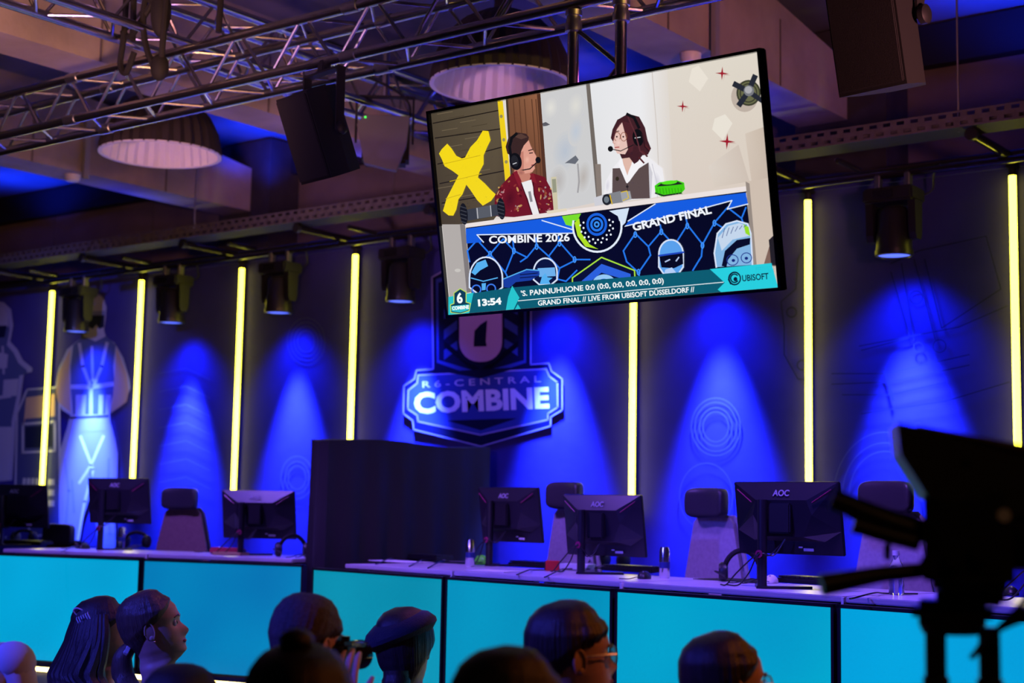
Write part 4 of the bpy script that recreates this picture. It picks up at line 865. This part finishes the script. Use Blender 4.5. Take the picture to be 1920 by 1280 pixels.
q = dk(1064, 1066); t = thing('paper_pad', 'pinkish paper stack behind the red box', 'paper', (q.x, q.y+.06, DZ), R_(10))
for k in range(3): MB().box((.004*k, .003*k, .005+.010*k), (.20, .13, .009), RZ(.03*k)).build('pad', 'paper', t)
q = dk(900, 1068); tag(MB().box((q.x+.12, q.y-.02, DZ+.002), (.26, .19, .003), None).build('paper_sheet', 'paper'), 'white sheets lying on the desk in front of the green case', 'paper')
q = dk(740, 1052); tag(MB().box((q.x+.02, q.y+.03, DZ+.002), (.40, .20, .003), T(q.x, q.y, 0) @ RZ(R_(-12)) @ T(-q.x, -q.y, 0)).build('paper_sheet', 'paper'), 'white sheet on the desk at the foot of the drape', 'paper')
q = dk(529, 1037); t = thing('red_case', 'long red case lying right of the third monitor', 'case', (q.x, q.y-.5, DZ), R_(8)); MB().box((0, 0, .022), (.26, .08, .044), b=.01).build('body', 'red_cloth', t, True); MB().box((.135, 0, .022), (.02, .03, .02), b=.004).build('grip', 'black_plastic', t)
q = dk(420, 1040); t = thing('cardboard_tray', 'flat yellowish tray in front of the third monitor', 'tray', (q.x, q.y+.06, DZ), R_(12)); MB().box((0, 0, .004), (.22, .10, .006)).build('floor', 'tan_card', t)
for s in (-1, 1): MB().box((0, s*.048, .011), (.22, .004, .018)).build('rim', 'tan_card', t); MB().box((s*.108, 0, .011), (.004, .10, .018)).build('rim', 'tan_card', t)
q = dk(1681, 1114); t = thing('water_bottle', 'clear ribbed water bottle beside the video camera', 'bottle', (q.x, q.y, DZ))
MB().lathe([(0, .001), (.028, .001), (.032, .01), (.030, .03), (.032, .04), (.030, .055), (.032, .068), (.030, .08), (.032, .10), (.024, .13), (.013, .15), (.013, .165), (0, .165)], 24).build('body', 'bottle', t, True); MB().lathe([(0, .162), (.0155, .162), (.0155, .182), (0, .182)], 18).build('cap', 'white_plastic', t, True); lathe_m().lathe([(.0325, .075), (.0325, .10)], 24).build('label_band', 'paper', t, True)
q = dk(1330, 1086); tag(MB().box((q.x+.1, q.y+.1, DZ+.002), (.36, .26, .003), T(q.x, q.y, 0) @ RZ(R_(-12)) @ T(-q.x, -q.y, 0)).build('mouse_mat', 'black_cloth'), 'dark mouse mat left of the headset on the right desk', 'mat')
def cable(pts, lab):
    tag(MB().tube(curve3(pts, 8), .0035, 6).build('desk_cable', 'black_plastic', None, True), lab, 'cable', 'cables hanging over the desk edge')
def ed(px, py, dz=.004): q = onz(px, py, DZ+dz); return q
for a, b_, lab in (((740, 1046), (708, 1056), 'thin black cable over the desk edge nearest the drape'), ((795, 1049), (770, 1060), 'thin black cable over the desk edge, second from the drape'), ((830, 1052), (805, 1063), 'thin black cable over the desk edge left of the silver can'), ((1000, 1068), (972, 1076), 'thin black cable left of the red box'), ((1060, 1066), (1025, 1080), 'thick black cable crossing the red box'), ((1660, 1112), (1600, 1121), 'thin black cable on the desk left of the water bottle'), ((145, 1024), (118, 1033), 'thin black cable on the left desk edge below the figure')):
    A = ed(*a); B = ed(*b_); d_ = (B-A)
    cable([A+V((.1, .1, 0)), A, A+d_*.5+V((.02, 0, .012)), B, B+V((d_.x*.1, d_.y*.1, -.0))], lab)

# ------------------------------------------------------------------ audience
HEAD = [(-.105, .064, .050, .066, -.016), (-.06, .058, .050, .064, -.014), (-.02, .056, .062, .064, -.01), (.0, .046, .086, .064, -.006), (.018, .050, .098, .066, 0), (.045, .060, .098, .072, 0), (.08, .068, .097, .086, 0), (.115, .073, .093, .096, 0), (.145, .0755, .098, .101, 0), (.175, .074, .094, .10, 0), (.20, .064, .078, .088, 0), (.218, .048, .056, .066, 0), (.231, .028, .032, .038, 0), (.236, .004, .004, .004, 0)]
def interp(rows, z):
    if z <= rows[0][0]: return rows[0][1:]
    for a, b in zip(rows, rows[1:]):
        if z <= b[0]:
            t = (z-a[0])/(b[0]-a[0]); t = t*t*(3-2*t)*.4+t*.6; return tuple(x+(y-x)*t for x, y in zip(a[1:], b[1:]))
    return rows[-1][1:]
def g(x, s): return math.exp(-(x/s)**2)
def headpt(phi, z, off=0):
    rx, f, b, cy = interp(HEAD, z); s, c = math.sin(phi), math.cos(phi)
    ry = f if c > 0 else b; ph = (phi+PI) % (2*PI)-PI; k = 1
    x = rx*s*(1+.06*abs(math.sin(2*phi))); y = ry*c
    if c > 0 and off == 0:
        y += .019*g(ph, .22)*g(z-.078, .017)+.012*g(ph, .17)*g(z-.098, .020)-.010*(g(ph-.42, .22)+g(ph+.42, .22))*g(z-.118, .016)+.004*g(ph, .5)*(g(z-.052, .006)+g(z-.040, .006))+.005*g(ph, .9)*g(z-.137, .012)+.005*g(ph, .5)*g(z-.014, .016)
    n = V((s, c, 0))
    return V((x, y+cy, z))+n*off
TORSO = [(-.70, .10, .08, .10, 0), (-.66, .18, .12, .13, 0), (-.5, .165, .12, .11, 0), (-.36, .185, .125, .115, 0), (-.24, .205, .115, .115, -.01), (-.19, .19, .095, .10, -.012), (-.155, .135, .072, .086, -.014), (-.125, .082, .058, .074, -.016), (-.105, .064, .050, .066, -.016)]
def hand(m, base, fwd, up, side, curl=.6, k=1.0):
    """palm and five separate fingers; fwd = finger direction, up = back of the hand, side = thumb side"""
    fwd, up, side = V(fwd).normalized(), V(up).normalized(), V(side).normalized(); base = V(base)
    fr = M((( side.x, fwd.x, up.x, 0), (side.y, fwd.y, up.y, 0), (side.z, fwd.z, up.z, 0), (0, 0, 0, 1)))
    m.ell((0, .045*k, 0), (.040*k, .055*k, .015*k), T(*base) @ fr, 14, 8)
    m.tube([base-fwd*.03*k, base+fwd*.01*k, base+fwd*.04*k], [.026*k, .027*k, .030*k], 10)
    for i, (sx, L, r) in enumerate(((.030, .075, .0085), (.010, .085, .009), (-.010, .078, .0085), (-.029, .060, .0075))):
        q = base+side*sx*k+fwd*.085*k; d = fwd.copy(); pts = [q-d*.02*k]; rs = [r*k]
        for j, fr_ in enumerate((.42, .32, .26)):
            a = curl*(.35+.45*j); d = (fwd*math.cos(a)-up*math.sin(a)); pts.append(q.copy()); rs.append(r*k); q = q+d*L*fr_*k
        pts.append(q); rs.append(r*.7*k); m.tube(pts, rs, 8)
    q = base+side*.032*k+fwd*.02*k; d1 = (side*.75+fwd*.6-up*.2).normalized(); d2 = (side*.3+fwd*.9-up*.35).normalized()
    m.tube([q-d1*.01, q+d1*.032*k, q+d1*.032*k+d2*.030*k, q+d1*.032*k+d2*.052*k], [.014*k, .0115*k, .0095*k, .006*k], 8)
def person(name_label, chin, yaw, hy=0, hp=0, hr=0, k=1.0, skin='skin', shirt='shirt_black', hair=None, body_yaw=None, arms=None, extra=None):
    """chin = world point of the chin base; yaw = direction the body faces (0 = towards the backdrop); hy/hp/hr turn the head"""
    chin = V(chin); t = thing('person', name_label, 'person', (chin.x, chin.y, 0), yaw, group='people in the audience')
    cz = chin.z
    hm = M.Translation((0, -.02, -.05)) @ RZ(hy) @ RY(hr) @ RX(hp) @ M.Translation((0, .02, .05))
    def pose(q):
        wgt = max(0, min(1, (q.z+.11)/.10)); wgt = wgt*wgt*(3-2*wgt)
        return (q.lerp(hm @ q, wgt))*k+V((0, 0, cz))
    m = MB(); n = 44
    zs = [-.70, -.68, -.66, -.6, -.5, -.42, -.36, -.3, -.24, -.21, -.19, -.17, -.155, -.14, -.125, -.115]
    for z in zs:
        rx, f, b, cy = interp(TORSO, z)
        for j in range(n):
            a = 2*PI*j/n; s, c = math.sin(a), math.cos(a); m.v.append(pose(V((rx*s, (f if c > 0 else b)*c+cy, z))))
    hz = [-.105+(.236+.105)*i/54 for i in range(55)]
    for z in hz:
        for j in range(n): m.v.append(pose(headpt(2*PI*j/n, z)))
    tot = len(zs)+len(hz)
    for i in range(tot-1):
        for j in range(n): m.f.append((i*n+j, i*n+(j+1) % n, (i+1)*n+(j+1) % n, (i+1)*n+j))
    m.f.append(tuple(range(n))[::-1]); m.f.append(tuple(range((tot-1)*n, tot*n)))
    # ears
    for s in (-1, 1):
        em = MB(); em.ell((0, 0, 0), (.007, .018, .032), None, 12, 10); em.ell((s*.004, .004, -.022), (.006, .010, .010), None, 8, 6)
        for i_, v in enumerate(em.v): em.v[i_] = v+V((s*(.006+.010*max(0, -v.y/.018)), 0, 0))
        rim = [V((s*(.012+.006*max(0, -math.cos(a))), .017*math.cos(a), .031*math.sin(a))) for a in [R_(-60+25*i) for i in range(11)]]
        em.tube(rim, .0028, 6)
        for v in em.v: v.z = v.z
        o = len(m.v); m.v += [pose(v+V((s*.073, -.008, .108))) for v in em.v]; m.f += [tuple(o+i for i in f) for f in em.f]
    # arms and hands
    arms = arms or {}
    sl = MB()
    for s in (-1, 1):
        sh, el, wr = arms.get(s, (V((s*.185, -.01, -.205)), V((s*.25, .02, -.47)), V((s*.13, .27, -.545))))
        S, E_, W_ = [V(q)*k+V((0, 0, cz)) for q in (sh, el, wr)]
        m.tube([S, S.lerp(E_, .5), E_, E_.lerp(W_, .35), W_], [.050*k, .043*k, .037*k, .036*k, .024*k], 12)
        sl.ell(S, (.068*k, .066*k, .066*k), None, 14, 10)
        sl.tube([S+V((-s*.05, 0, .012)), S, S.lerp(E_, .5), E_, E_.lerp(W_, .35), E_.lerp(W_, arms.get('sleeve', .85))], [.052*k, .064*k, .055*k, .048*k, .044*k, .036*k], 14)
        d = (W_-E_).normalized(); side = V((-s, 0, 0)); side = (side-d*side.dot(d)).normalized(); up = side.cross(d)*(1 if s < 0 else -1)
        if up.z < 0 and s not in arms.get('flip', ()): up = -up
        hs = arms.get(('hand', s))
        if hs: hand(m, W_, *hs[0:3], hs[3], k)
        else: hand(m, W_, d, up, side, .5, k)
    body = m.build('body', skin, t, True, fix=False)
    # shirt
    ss = MB()
    zr = [-.70, -.66, -.6, -.5, -.42, -.36, -.3, -.24, -.21, -.19, -.17, -.155, -.14, -.125, -.112, -.100, -.092]
    for q_, z in enumerate(zr):
        rx, f, b, cy = interp(TORSO, z); e = .014+.004*math.sin(z*40)
        for j in range(n):
            a = 2*PI*j/n; s_, c = math.sin(a), math.cos(a); ss.v.append(pose(V(((rx+e)*s_, ((f if c > 0 else b)+e)*c+cy, z+(.012*-c if z > -.13 else 0)))))
    for i in range(len(zr)-1):
        for j in range(n): ss.f.append((i*n+j, i*n+(j+1) % n, (i+1)*n+(j+1) % n, (i+1)*n+j))
    o = len(ss.v); ss.v += sl.v; ss.f += [tuple(o+i for i in f) for f in sl.f]
    ss.build('shirt', shirt, t, True, fix=False)
    tm = MB()
    for s in (-1, 1):
        hip = V((s*.09, -.02, cz-.66*k)); kn = V((s*.12, .40, max(.46, cz-.62*k))); an = V((s*.12, .36, .09))
        tm.tube([hip, hip.lerp(kn, .5), kn, kn.lerp(an, .4), an], [.105, .085, .066, .06, .045], 12)
        sm = MB(); sm.ell((s*.12, .42, .04), (.046, .13, .05), None, 14, 8); sm.v = [V((v.x, v.y, max(v.z, .0))) for v in sm.v]; sm.build('shoe', 'shoe', t, True)
    tm.ell((0, -.02, cz-.66*k), (.19, .15, .10), None, 16, 8); tm.build('trousers', 'trousers', t, True)
    for s in (-1, 1):
        e = MB().ell((0, 0, 0), (.0125, .0105, .0125), None, 12, 8); e.v = [pose(v+V((s*.031, .0775, .118))) for v in e.v]; ey = e.build('eye', 'eye_white', t, True)
        i_ = MB().ell((0, 0, 0), (.006, .003, .006), None, 10, 6); i_.v = [pose(v+V((s*.031, .0872, .118))) for v in i_.v]; i_.build('iris', 'iris', ey, True)
        br = MB().tube([V((s*.014, .099, .137)), V((s*.032, .097, .142)), V((s*.05, .083, .137))], [.003, .004, .002], 6); br.v = [pose(v) for v in br.v]; br.build('eyebrow', 'hair_dark', t, True)
    lp = MB().ell((0, .0985, .047), (.022, .008, .0075), None, 14, 8); lp.v = [pose(v) for v in lp.v]; lp.build('lips', 'lips', t, True)
    if hair: hair(t, pose)
    if extra: extra(t, pose)
    return t
def hair_cap(front, side, back, thick, material, name='hair', ripple=.0015, rn=46, ear=.02, long=None, n=240, jag=.0):
    """cap following the skull: hairline heights at front / side / back of the head"""
    def f(t, pose):
        m = MB(); rows = 34; rr = random.Random(int(thick*1e5)+rn)
        ph = [rr.uniform(-1, 1) for _ in range(n)]
        for j in range(rows+1):
            u = j/rows
            for i in range(n):
                a = 2*PI*i/n; c = math.cos(a); k = abs(math.sin(a))
                if c > 0: end = side+(front-side)*(c**1.2)
                else: end = side+(back-side)*((-c)**.8)
                end += jag*ph[i]
                z = .236-(.236-end)*(u**.8); zz = max(z, -.10)
                o_ = thick*min(1, (1-u)*3+.06)+(ripple*math.sin(rn*a*.35+2*math.sin(4*u))*.5+ripple*.6*ph[i])*min(1, u*3)*min(1, (1-u)*4)
                if c > .2: o_ *= 1-.45*min(1, (c-.2)/.5)
                if long and c < .3: o_ = max(o_, thick*.9)
                q = headpt(a, min(zz, .2355), max(o_, .0006)); 
                if u < .3: q.z += thick*(1-u/.3)*1.0
                if long and z < .02:
                    d = (.02-z); spread = long[1]; q = V((q.x*(1+spread*d)*1.25, -.075-.02*k-long[2]*d+(.03*(1+c)), z)) if c < .35 else q
                m.v.append(pose(q))
        for j in range(rows):
            for i in range(n): m.f.append((j*n+i, j*n+(i+1) % n, (j+1)*n+(i+1) % n, (j+1)*n+i))
        m.f.append(tuple(range(n))[::-1]); m.build(name, material, t, True, fix=False)
    return f
def posed(m, pose): m.v = [pose(v) for v in m.v]; return m
def glasses(t, pose, frame='steel'):
    gm = MB()
    for s in (-1, 1):
        c = V((s*.033, .104, .116)); ringp = [c+V((.025*math.cos(a), -.004*abs(math.cos(a)), .021*math.sin(a))) for a in [2*PI*i/18 for i in range(19)]]
        gm.tube(ringp, .0018, 6); gm.tube([c+V((s*.025, -.004, .004)), V((s*.078, .06, .122)), V((s*.083, -.005, .120))], .0026, 6)
        l = MB(); l.lathe([(0, -.0006), (.024, -.0006), (.024, .0006), (0, .0006)], 18, T(c.x, c.y-.001, c.z) @ RX(PI/2)); posed(l, pose).build('glasses_lens', 'lens_glass', t, True)
    gm.tube([V((-.010, .106, .118)), V((0, .113, .121)), V((.010, .106, .118))], .0018, 6); posed(gm, pose).build('glasses_frame', frame, t, True)
CAMYAW = YAW            # a person turned by CAMYAW looks along the camera's view; minus 90 degrees is image right
def face(deg): return CAMYAW-R_(deg)      # 0 = away from camera, 90 = profile to the right

# woman with long dark hair and claw clip
def h1(t, pose):
    hair_cap(.205, .13, .0, .022, 'hair_dark')(t, pose)
    lh = MB(); rr = random.Random(5)
    for k in range(26):
        a = R_(90+180*k/25); x0_, y0_ = .075*math.sin(a), .085*math.cos(a); sp = rr.uniform(1.1, 1.9); wv = rr.uniform(.006, .016); p0 = rr.uniform(0, 6)
        pts = [(x0_*1.05, y0_*1.15, .19), (x0_*1.42, y0_*1.45-.006, .09)]+[(x0_*(1.38+.25*j*(sp-.8))+wv*math.sin(p0+j*1.7), y0_*(1.42)-.03*j*sp+wv*math.cos(p0+j*1.9), .06-.085*j) for j in range(1, 5)]
        pp = curve3(pts, 5); lh.tube(pp, [.012+.012*math.sin(PI*min(1, .15+i/len(pp))) for i in range(len(pp))], 8)
    posed(lh, pose).build('long_hair', 'hair_dark', t, True)
    c = MB()
    for k in range(6): c.tube([V((.045+.004*k, -.098+.008*k, .19+.004*k)), V((.062+.004*k, -.102+.008*k, .182+.004*k)), V((.068+.004*k, -.092+.008*k, .160+.004*k))], .0026, 6)
    c.tube([V((.044, -.10, .192)), V((.066, -.056, .214))], .004, 6); c.tube(curve3([(.046, -.098, .192), (.05, -.112, .212), (.058, -.10, .222), (.06, -.072, .208)], 5), .003, 6)
    posed(c, pose).build('claw_clip', 'white_plastic', t, True)
    e = MB().ell((.083, .006, .075), (.006, .006, .014)); posed(e, pose).build('earbud', 'white_plastic', t, True)
person('woman with long dark hair and a claw clip, seated at far left', at(196, 1244, 5.8), face(35), R_(-38), R_(4), 0, 1.0, 'skin_light', 'shirt_black', h1)
# woman with smooth brown ponytail
def h2(t, pose):
    hair_cap(.20, .125, .03, .018, 'hair_brown', rn=60)(t, pose)
    pt = curve3([(0, -.085, .075), (0, -.125, .03), (0, -.135, -.06), (0, -.125, -.18), (0, -.12, -.30)], 6)
    m = MB().tube(pt, [.022+.018*math.sin(PI*min(1, i/len(pt)*1.1)) for i in range(len(pt))], 16); posed(m, pose).build('ponytail', 'hair_brown', t, True)
    s = MB(); s.lathe([(.020, -.012), (.034, -.006), (.034, .006), (.020, .012)], 18, T(0, -.105, .055) @ RX(R_(50)), .12, 9); posed(s, pose).build('scrunchie', 'shirt_white', t, True)
    e = MB().ell((.086, .002, .072), (.004, .004, .004), None, 8, 6); posed(e, pose).build('earring', 'gold', t, True)
person('woman with smooth brown ponytail looking up to the right', at(303, 1238, 5.4), face(35), R_(-45), R_(14), 0, 1.0, 'skin_light', 'shirt_black', h2)
# man taking a photo, from behind
def h3(t, pose):
    hair_cap(.19, .14, .06, .013, 'hair_short', ripple=.0008, rn=90, jag=.004)(t, pose)
def x3(t, pose):
    c = thing('photo_camera', 'black photo camera held up by the short-haired man', 'camera', (0, 0, 0))
    c.parent = None; base = t.matrix_basis @ V((.045, .20, 0)); q = at(618, 1234, 4.02)
    c.location = q; c.rotation_euler = (0, 0, t.rotation_euler.z)
    MB().box((0, 0, 0), (.14, .06, .095), b=.012).build('body', 'black_plastic', c, True); MB().box((0, .0, .055), (.06, .06, .035), b=.01).build('viewfinder_hump', 'black_plastic', c, True)
    MB().lathe([(0, 0), (.036, 0), (.036, .05), (.040, .06), (.040, .12), (0, .12)], 22, T(0, .03, 0) @ RX(-PI/2)).build('lens', 'black_gloss', c, True)
    MB().lathe([(0, 0), (.012, 0), (.012, .014), (0, .014)], 12, T(.05, 0, .047)).build('dial', 'shell', c, True); MB().box((0, -.032, -.005), (.08, .004, .055)).build('rear_display', 'black_gloss', c)
tA = face(28)
def loc3(p, chin, yaw): q = RZ(-yaw) @ (V(p)-V((chin.x, chin.y, chin.z))); return q
ch3 = at(532, 1280, 3.95); wr = loc3(at(640, 1328, 3.88), ch3, tA); wl = loc3(at(590, 1322, 4.15), ch3, tA)
person('short-haired man from behind, holding up a photo camera', ch3, tA, R_(-8), R_(-20), R_(4), 1.0, 'skin_light', 'shirt_black', h3, arms={1: (V((.185, -.01, -.205)), V((.27, .10, -.42)), wr), -1: (V((-.185, -.01, -.205)), V((-.24, .12, -.42)), wl), ('hand', 1): (V((-.12, .25, 1)), V((.35, -.93, .2)), V((.93, .35, 0)), .75), ('hand', -1): (V((.3, .1, 1)), V((-.7, -.7, 0)), V((.7, .7, 0)), .7)}, extra=x3)
# person with a dark beret, from behind
def h4(t, pose):
    hair_cap(.19, .07, -.03, .026, 'hair_dark')(t, pose)
    m = MB().tube(curve3([(0, -.09, .05), (.0, -.10, -.02), (.0, -.11, -.16), (0, -.11, -.28)], 6), [.045]*3+[.05]*8+[.045]*8, 16); posed(m, pose).build('tied_hair', 'hair_dark', t, True)
def x4(t, pose):
    b = MB(); prof = [(.070, .150), (.086, .152), (.112, .168), (.137, .190), (.138, .203), (.118, .232), (.080, .252), (.035, .262), (.002, .264)]
    b.lathe(prof, 40); mm = T(-.006, -.004, -.022) @ T(0, 0, .17) @ RY(R_(-17)) @ RX(R_(6)) @ T(0, 0, -.17); b.v = [mm @ V((v.x*.98, v.y*1.04, v.z)) for v in b.v]
    posed(b, pose).build('beret', 'beret', t, True)
    r = MB(); r.lathe([(.077, .128), (.081, .128), (.083, .158), (.078, .158)], 36); r.v = [V((v.x, v.y*1.26, v.z)) for v in r.v]; posed(r, pose).build('beret_band', 'black_cloth', t, True)
person('person from behind wearing a dark beret tilted to the right', at(766, 1279, 5.2), face(20), 0, R_(2), R_(-4), .98, 'skin', 'shirt_black', h4, extra=x4)
# man with glasses in profile
def h5(t, pose):
    hair_cap(.178, .135, .05, .022, 'hair_dark', ripple=.002, rn=38, jag=.006)(t, pose)
person('young man with dark hair and glasses in profile to the right', at(1072, 1316, 3.85), face(40), R_(-34), R_(3), 0, 1.0, 'skin', 'shirt_navy', h5, extra=lambda t, pose: glasses(t, pose))
# woman in warm light at right
def h6(t, pose):
    hair_cap(.205, .12, -.02, .016, 'hair_dark', rn=52)(t, pose)
    m = MB().tube(curve3([(0, -.09, .09), (0, -.13, .06), (0, -.14, -.05), (0, -.13, -.2)], 6), [.02+.016*min(1, i/8) for i in range(19)], 14); posed(m, pose).build('ponytail', 'hair_dark', t, True)
person('woman with tied-back dark hair and glasses, lit orange, at right', at(1362, 1376, 3.8), face(40), R_(-32), R_(4), 0, 1.02, 'skin', 'shirt_black', h6, extra=lambda t, pose: glasses(t, pose, 'steel'))
# dark heads in the foreground
def h7(t, pose):
    hair_cap(.19, .08, -.02, .030, 'hair_black', ripple=.003, rn=30)(t, pose)
    b = MB().ell((0, -.03, .272), (.034, .034, .026), None, 16, 10); b.v = [v+V((.003*math.sin(60*v.y), .003*math.sin(70*v.x), 0)) for v in b.v]; posed(b, pose).build('hair_bun', 'hair_black', t, True)
person('dark foreground head with a small bun, in front of the photographing man', at(556, 1470, 2.9), face(5), 0, 0, 0, 1.0, 'skin', 'shirt_black', h7)
person('dark rounded foreground head left of the man with glasses', at(935, 1476, 2.7), face(30), R_(-30), R_(-4), 0, 1.0, 'skin', 'shirt_black', hair_cap(.185, .125, .03, .016, 'hair_black', ripple=.001, rn=70))
person('dark foreground head at the bottom edge in front of the ponytail', at(334, 1448, 3.6), face(10), 0, 0, 0, 1.0, 'skin', 'shirt_black', hair_cap(.19, .10, .03, .02, 'hair_black', ripple=.001, rn=70))
person('person in a white shirt cut by the left edge, only the shoulder visible', at(-74, 1108, 4.6), face(10), 0, R_(-6), 0, 1.02, 'skin_light', 'shirt_white', hair_cap(.19, .12, .04, .015, 'hair_dark', ripple=.001))

# ------------------------------------------------------------------ video camera on a tripod at right
vp = at(1784, 1004, 2.55); t = thing('video_camera', 'black broadcast camera on a tripod, out of focus at right', 'video camera', (vp.x, vp.y, 0), CAMYAW-R_(18)); Z0 = vp.z
MB().box((.03, .06, Z0+.0), (.14, .34, .17), b=.012).build('body', 'black_plastic', t)
MB().box((.11, .02, Z0+.02), (.06, .22, .14), b=.01).build('side_unit', 'black_plastic', t)
m = MB(); m.prism([(-.135, .0), (-.15, .05), (.13, .05), (.15, -.02), (.10, -.06), (-.08, -.06)], -.09, .09, T(.045, -.02, Z0+.105) @ RZ(R_(8)) @ RY(R_(11)) @ RX(PI/2)); m.build('viewfinder_hood', 'black_plastic', t)
MB().box((.05, -.115, Z0+.158), (.20, .010, .006), T(.05, 0, Z0+.158) @ RY(R_(11)) @ T(-.05, 0, -Z0-.158)).build('hood_glint', 'gold', t)  # gold strip paints a warm highlight along the hood's top edge
MB().lathe([(0, 0), (.045, 0), (.045, .10), (.055, .12), (.055, .20), (.065, .22), (.065, .27), (0, .27)], 24, T(.03, .22, Z0) @ RX(-PI/2)).build('lens', 'black_gloss', t, True)
MB().box((.03, .0, Z0+.12), (.03, .24, .03), b=.01).build('top_handle', 'black_plastic', t)
MB().tube(curve3([(-.02, -.04, Z0+.0), (-.09, -.06, Z0+.02), (-.16, -.07, Z0+.045)], 6), [.02]*13, 10).build('hand_grip', 'black_plastic', t, True)
MB().tube([(-.15, -.07, Z0+.043), (-.19, -.075, Z0+.058)], .019, 10).build('grip_end', 'black_plastic', t, True)
MB().tube(curve3([(-.05, -.06, Z0-.012), (-.10, -.07, Z0-.0), (-.155, -.08, Z0+.016)], 6), .015, 10).build('zoom_control', 'black_plastic', t, True)
MB().box((-.10, -.075, Z0-.028), (.012, .012, .03), b=.003).build('trigger', 'black_plastic', t)
MB().tube([(-.02, -.03, Z0-.055), (-.11, -.07, Z0-.065), (-.205, -.10, Z0-.085)], [.013, .014, .019], 10).build('pan_handle', 'black_plastic', t, True)
MB().lathe([(0, 0), (.011, 0), (.011, .01), (0, .01)], 14, T(.085, -.112, Z0+.035) @ RX(PI/2)).build('tally_lens', 'white_plastic', t, True)
MB().box((.03, -.112, Z0+.0), (.10, .012, .12), b=.004).build('rear_plate', 'shell', t)
m = MB(); m.box((.03, .04, Z0-.098), (.11, .20, .03), None, .008); m.box((.0, .02, Z0-.128), (.13, .11, .04), None, .012); m.build('fluid_head', 'black_plastic', t)
MB().lathe([(0, 0), (.045, 0), (.052, .015), (.052, .03), (0, .03)], 22, T(-.005, .02, Z0-.165)).build('bowl', 'shell', t, True)
for k in range(4): MB().tube(curve3([(.09, -.09, Z0+.03-.02*k), (.14, -.12, Z0-.03), (.12+.02*k, -.12, Z0-.09), (.07, -.08, Z0-.15), (.03, 0, Z0-.2)], 6), .005, 6).build('cable', 'black_plastic', t)
for k in range(3): MB().lathe([(0, 0), (.016, 0), (.016, .02), (0, .02)], 12, T(-.03+.04*k, -.12, Z0-.045+.01*k) @ RX(PI/2)).build('knob', 'shell', t, True)
for s in (-1, 1):
    MB().tube([(s*.043+.015, 0, Z0-.15), (s*.044+.015, 0, Z0-.55), (s*.05+.015, 0, .5)], .018, 14).build('column', 'black_pipe', t, True)
    MB().tube([(s*.043+.015, 0, Z0-.27), (s*.043+.015, 0, Z0-.235)], .022, 14).build('collar', 'black_plastic', t, True)
MB().box((.015, 0, .5), (.18, .10, .06), b=.01).build('spreader_block', 'black_plastic', t)
for k in range(3):
    a = 2*PI*k/3+.5; MB().tube([(.015, 0, .5), (.015+.42*math.cos(a), .42*math.sin(a), .018)], .017, 10).build('leg', 'black_pipe', t, True); MB().ell((.015+.42*math.cos(a), .42*math.sin(a), .018), (.03, .03, .018), None, 12, 6).build('foot', 'black_plastic', t, True)
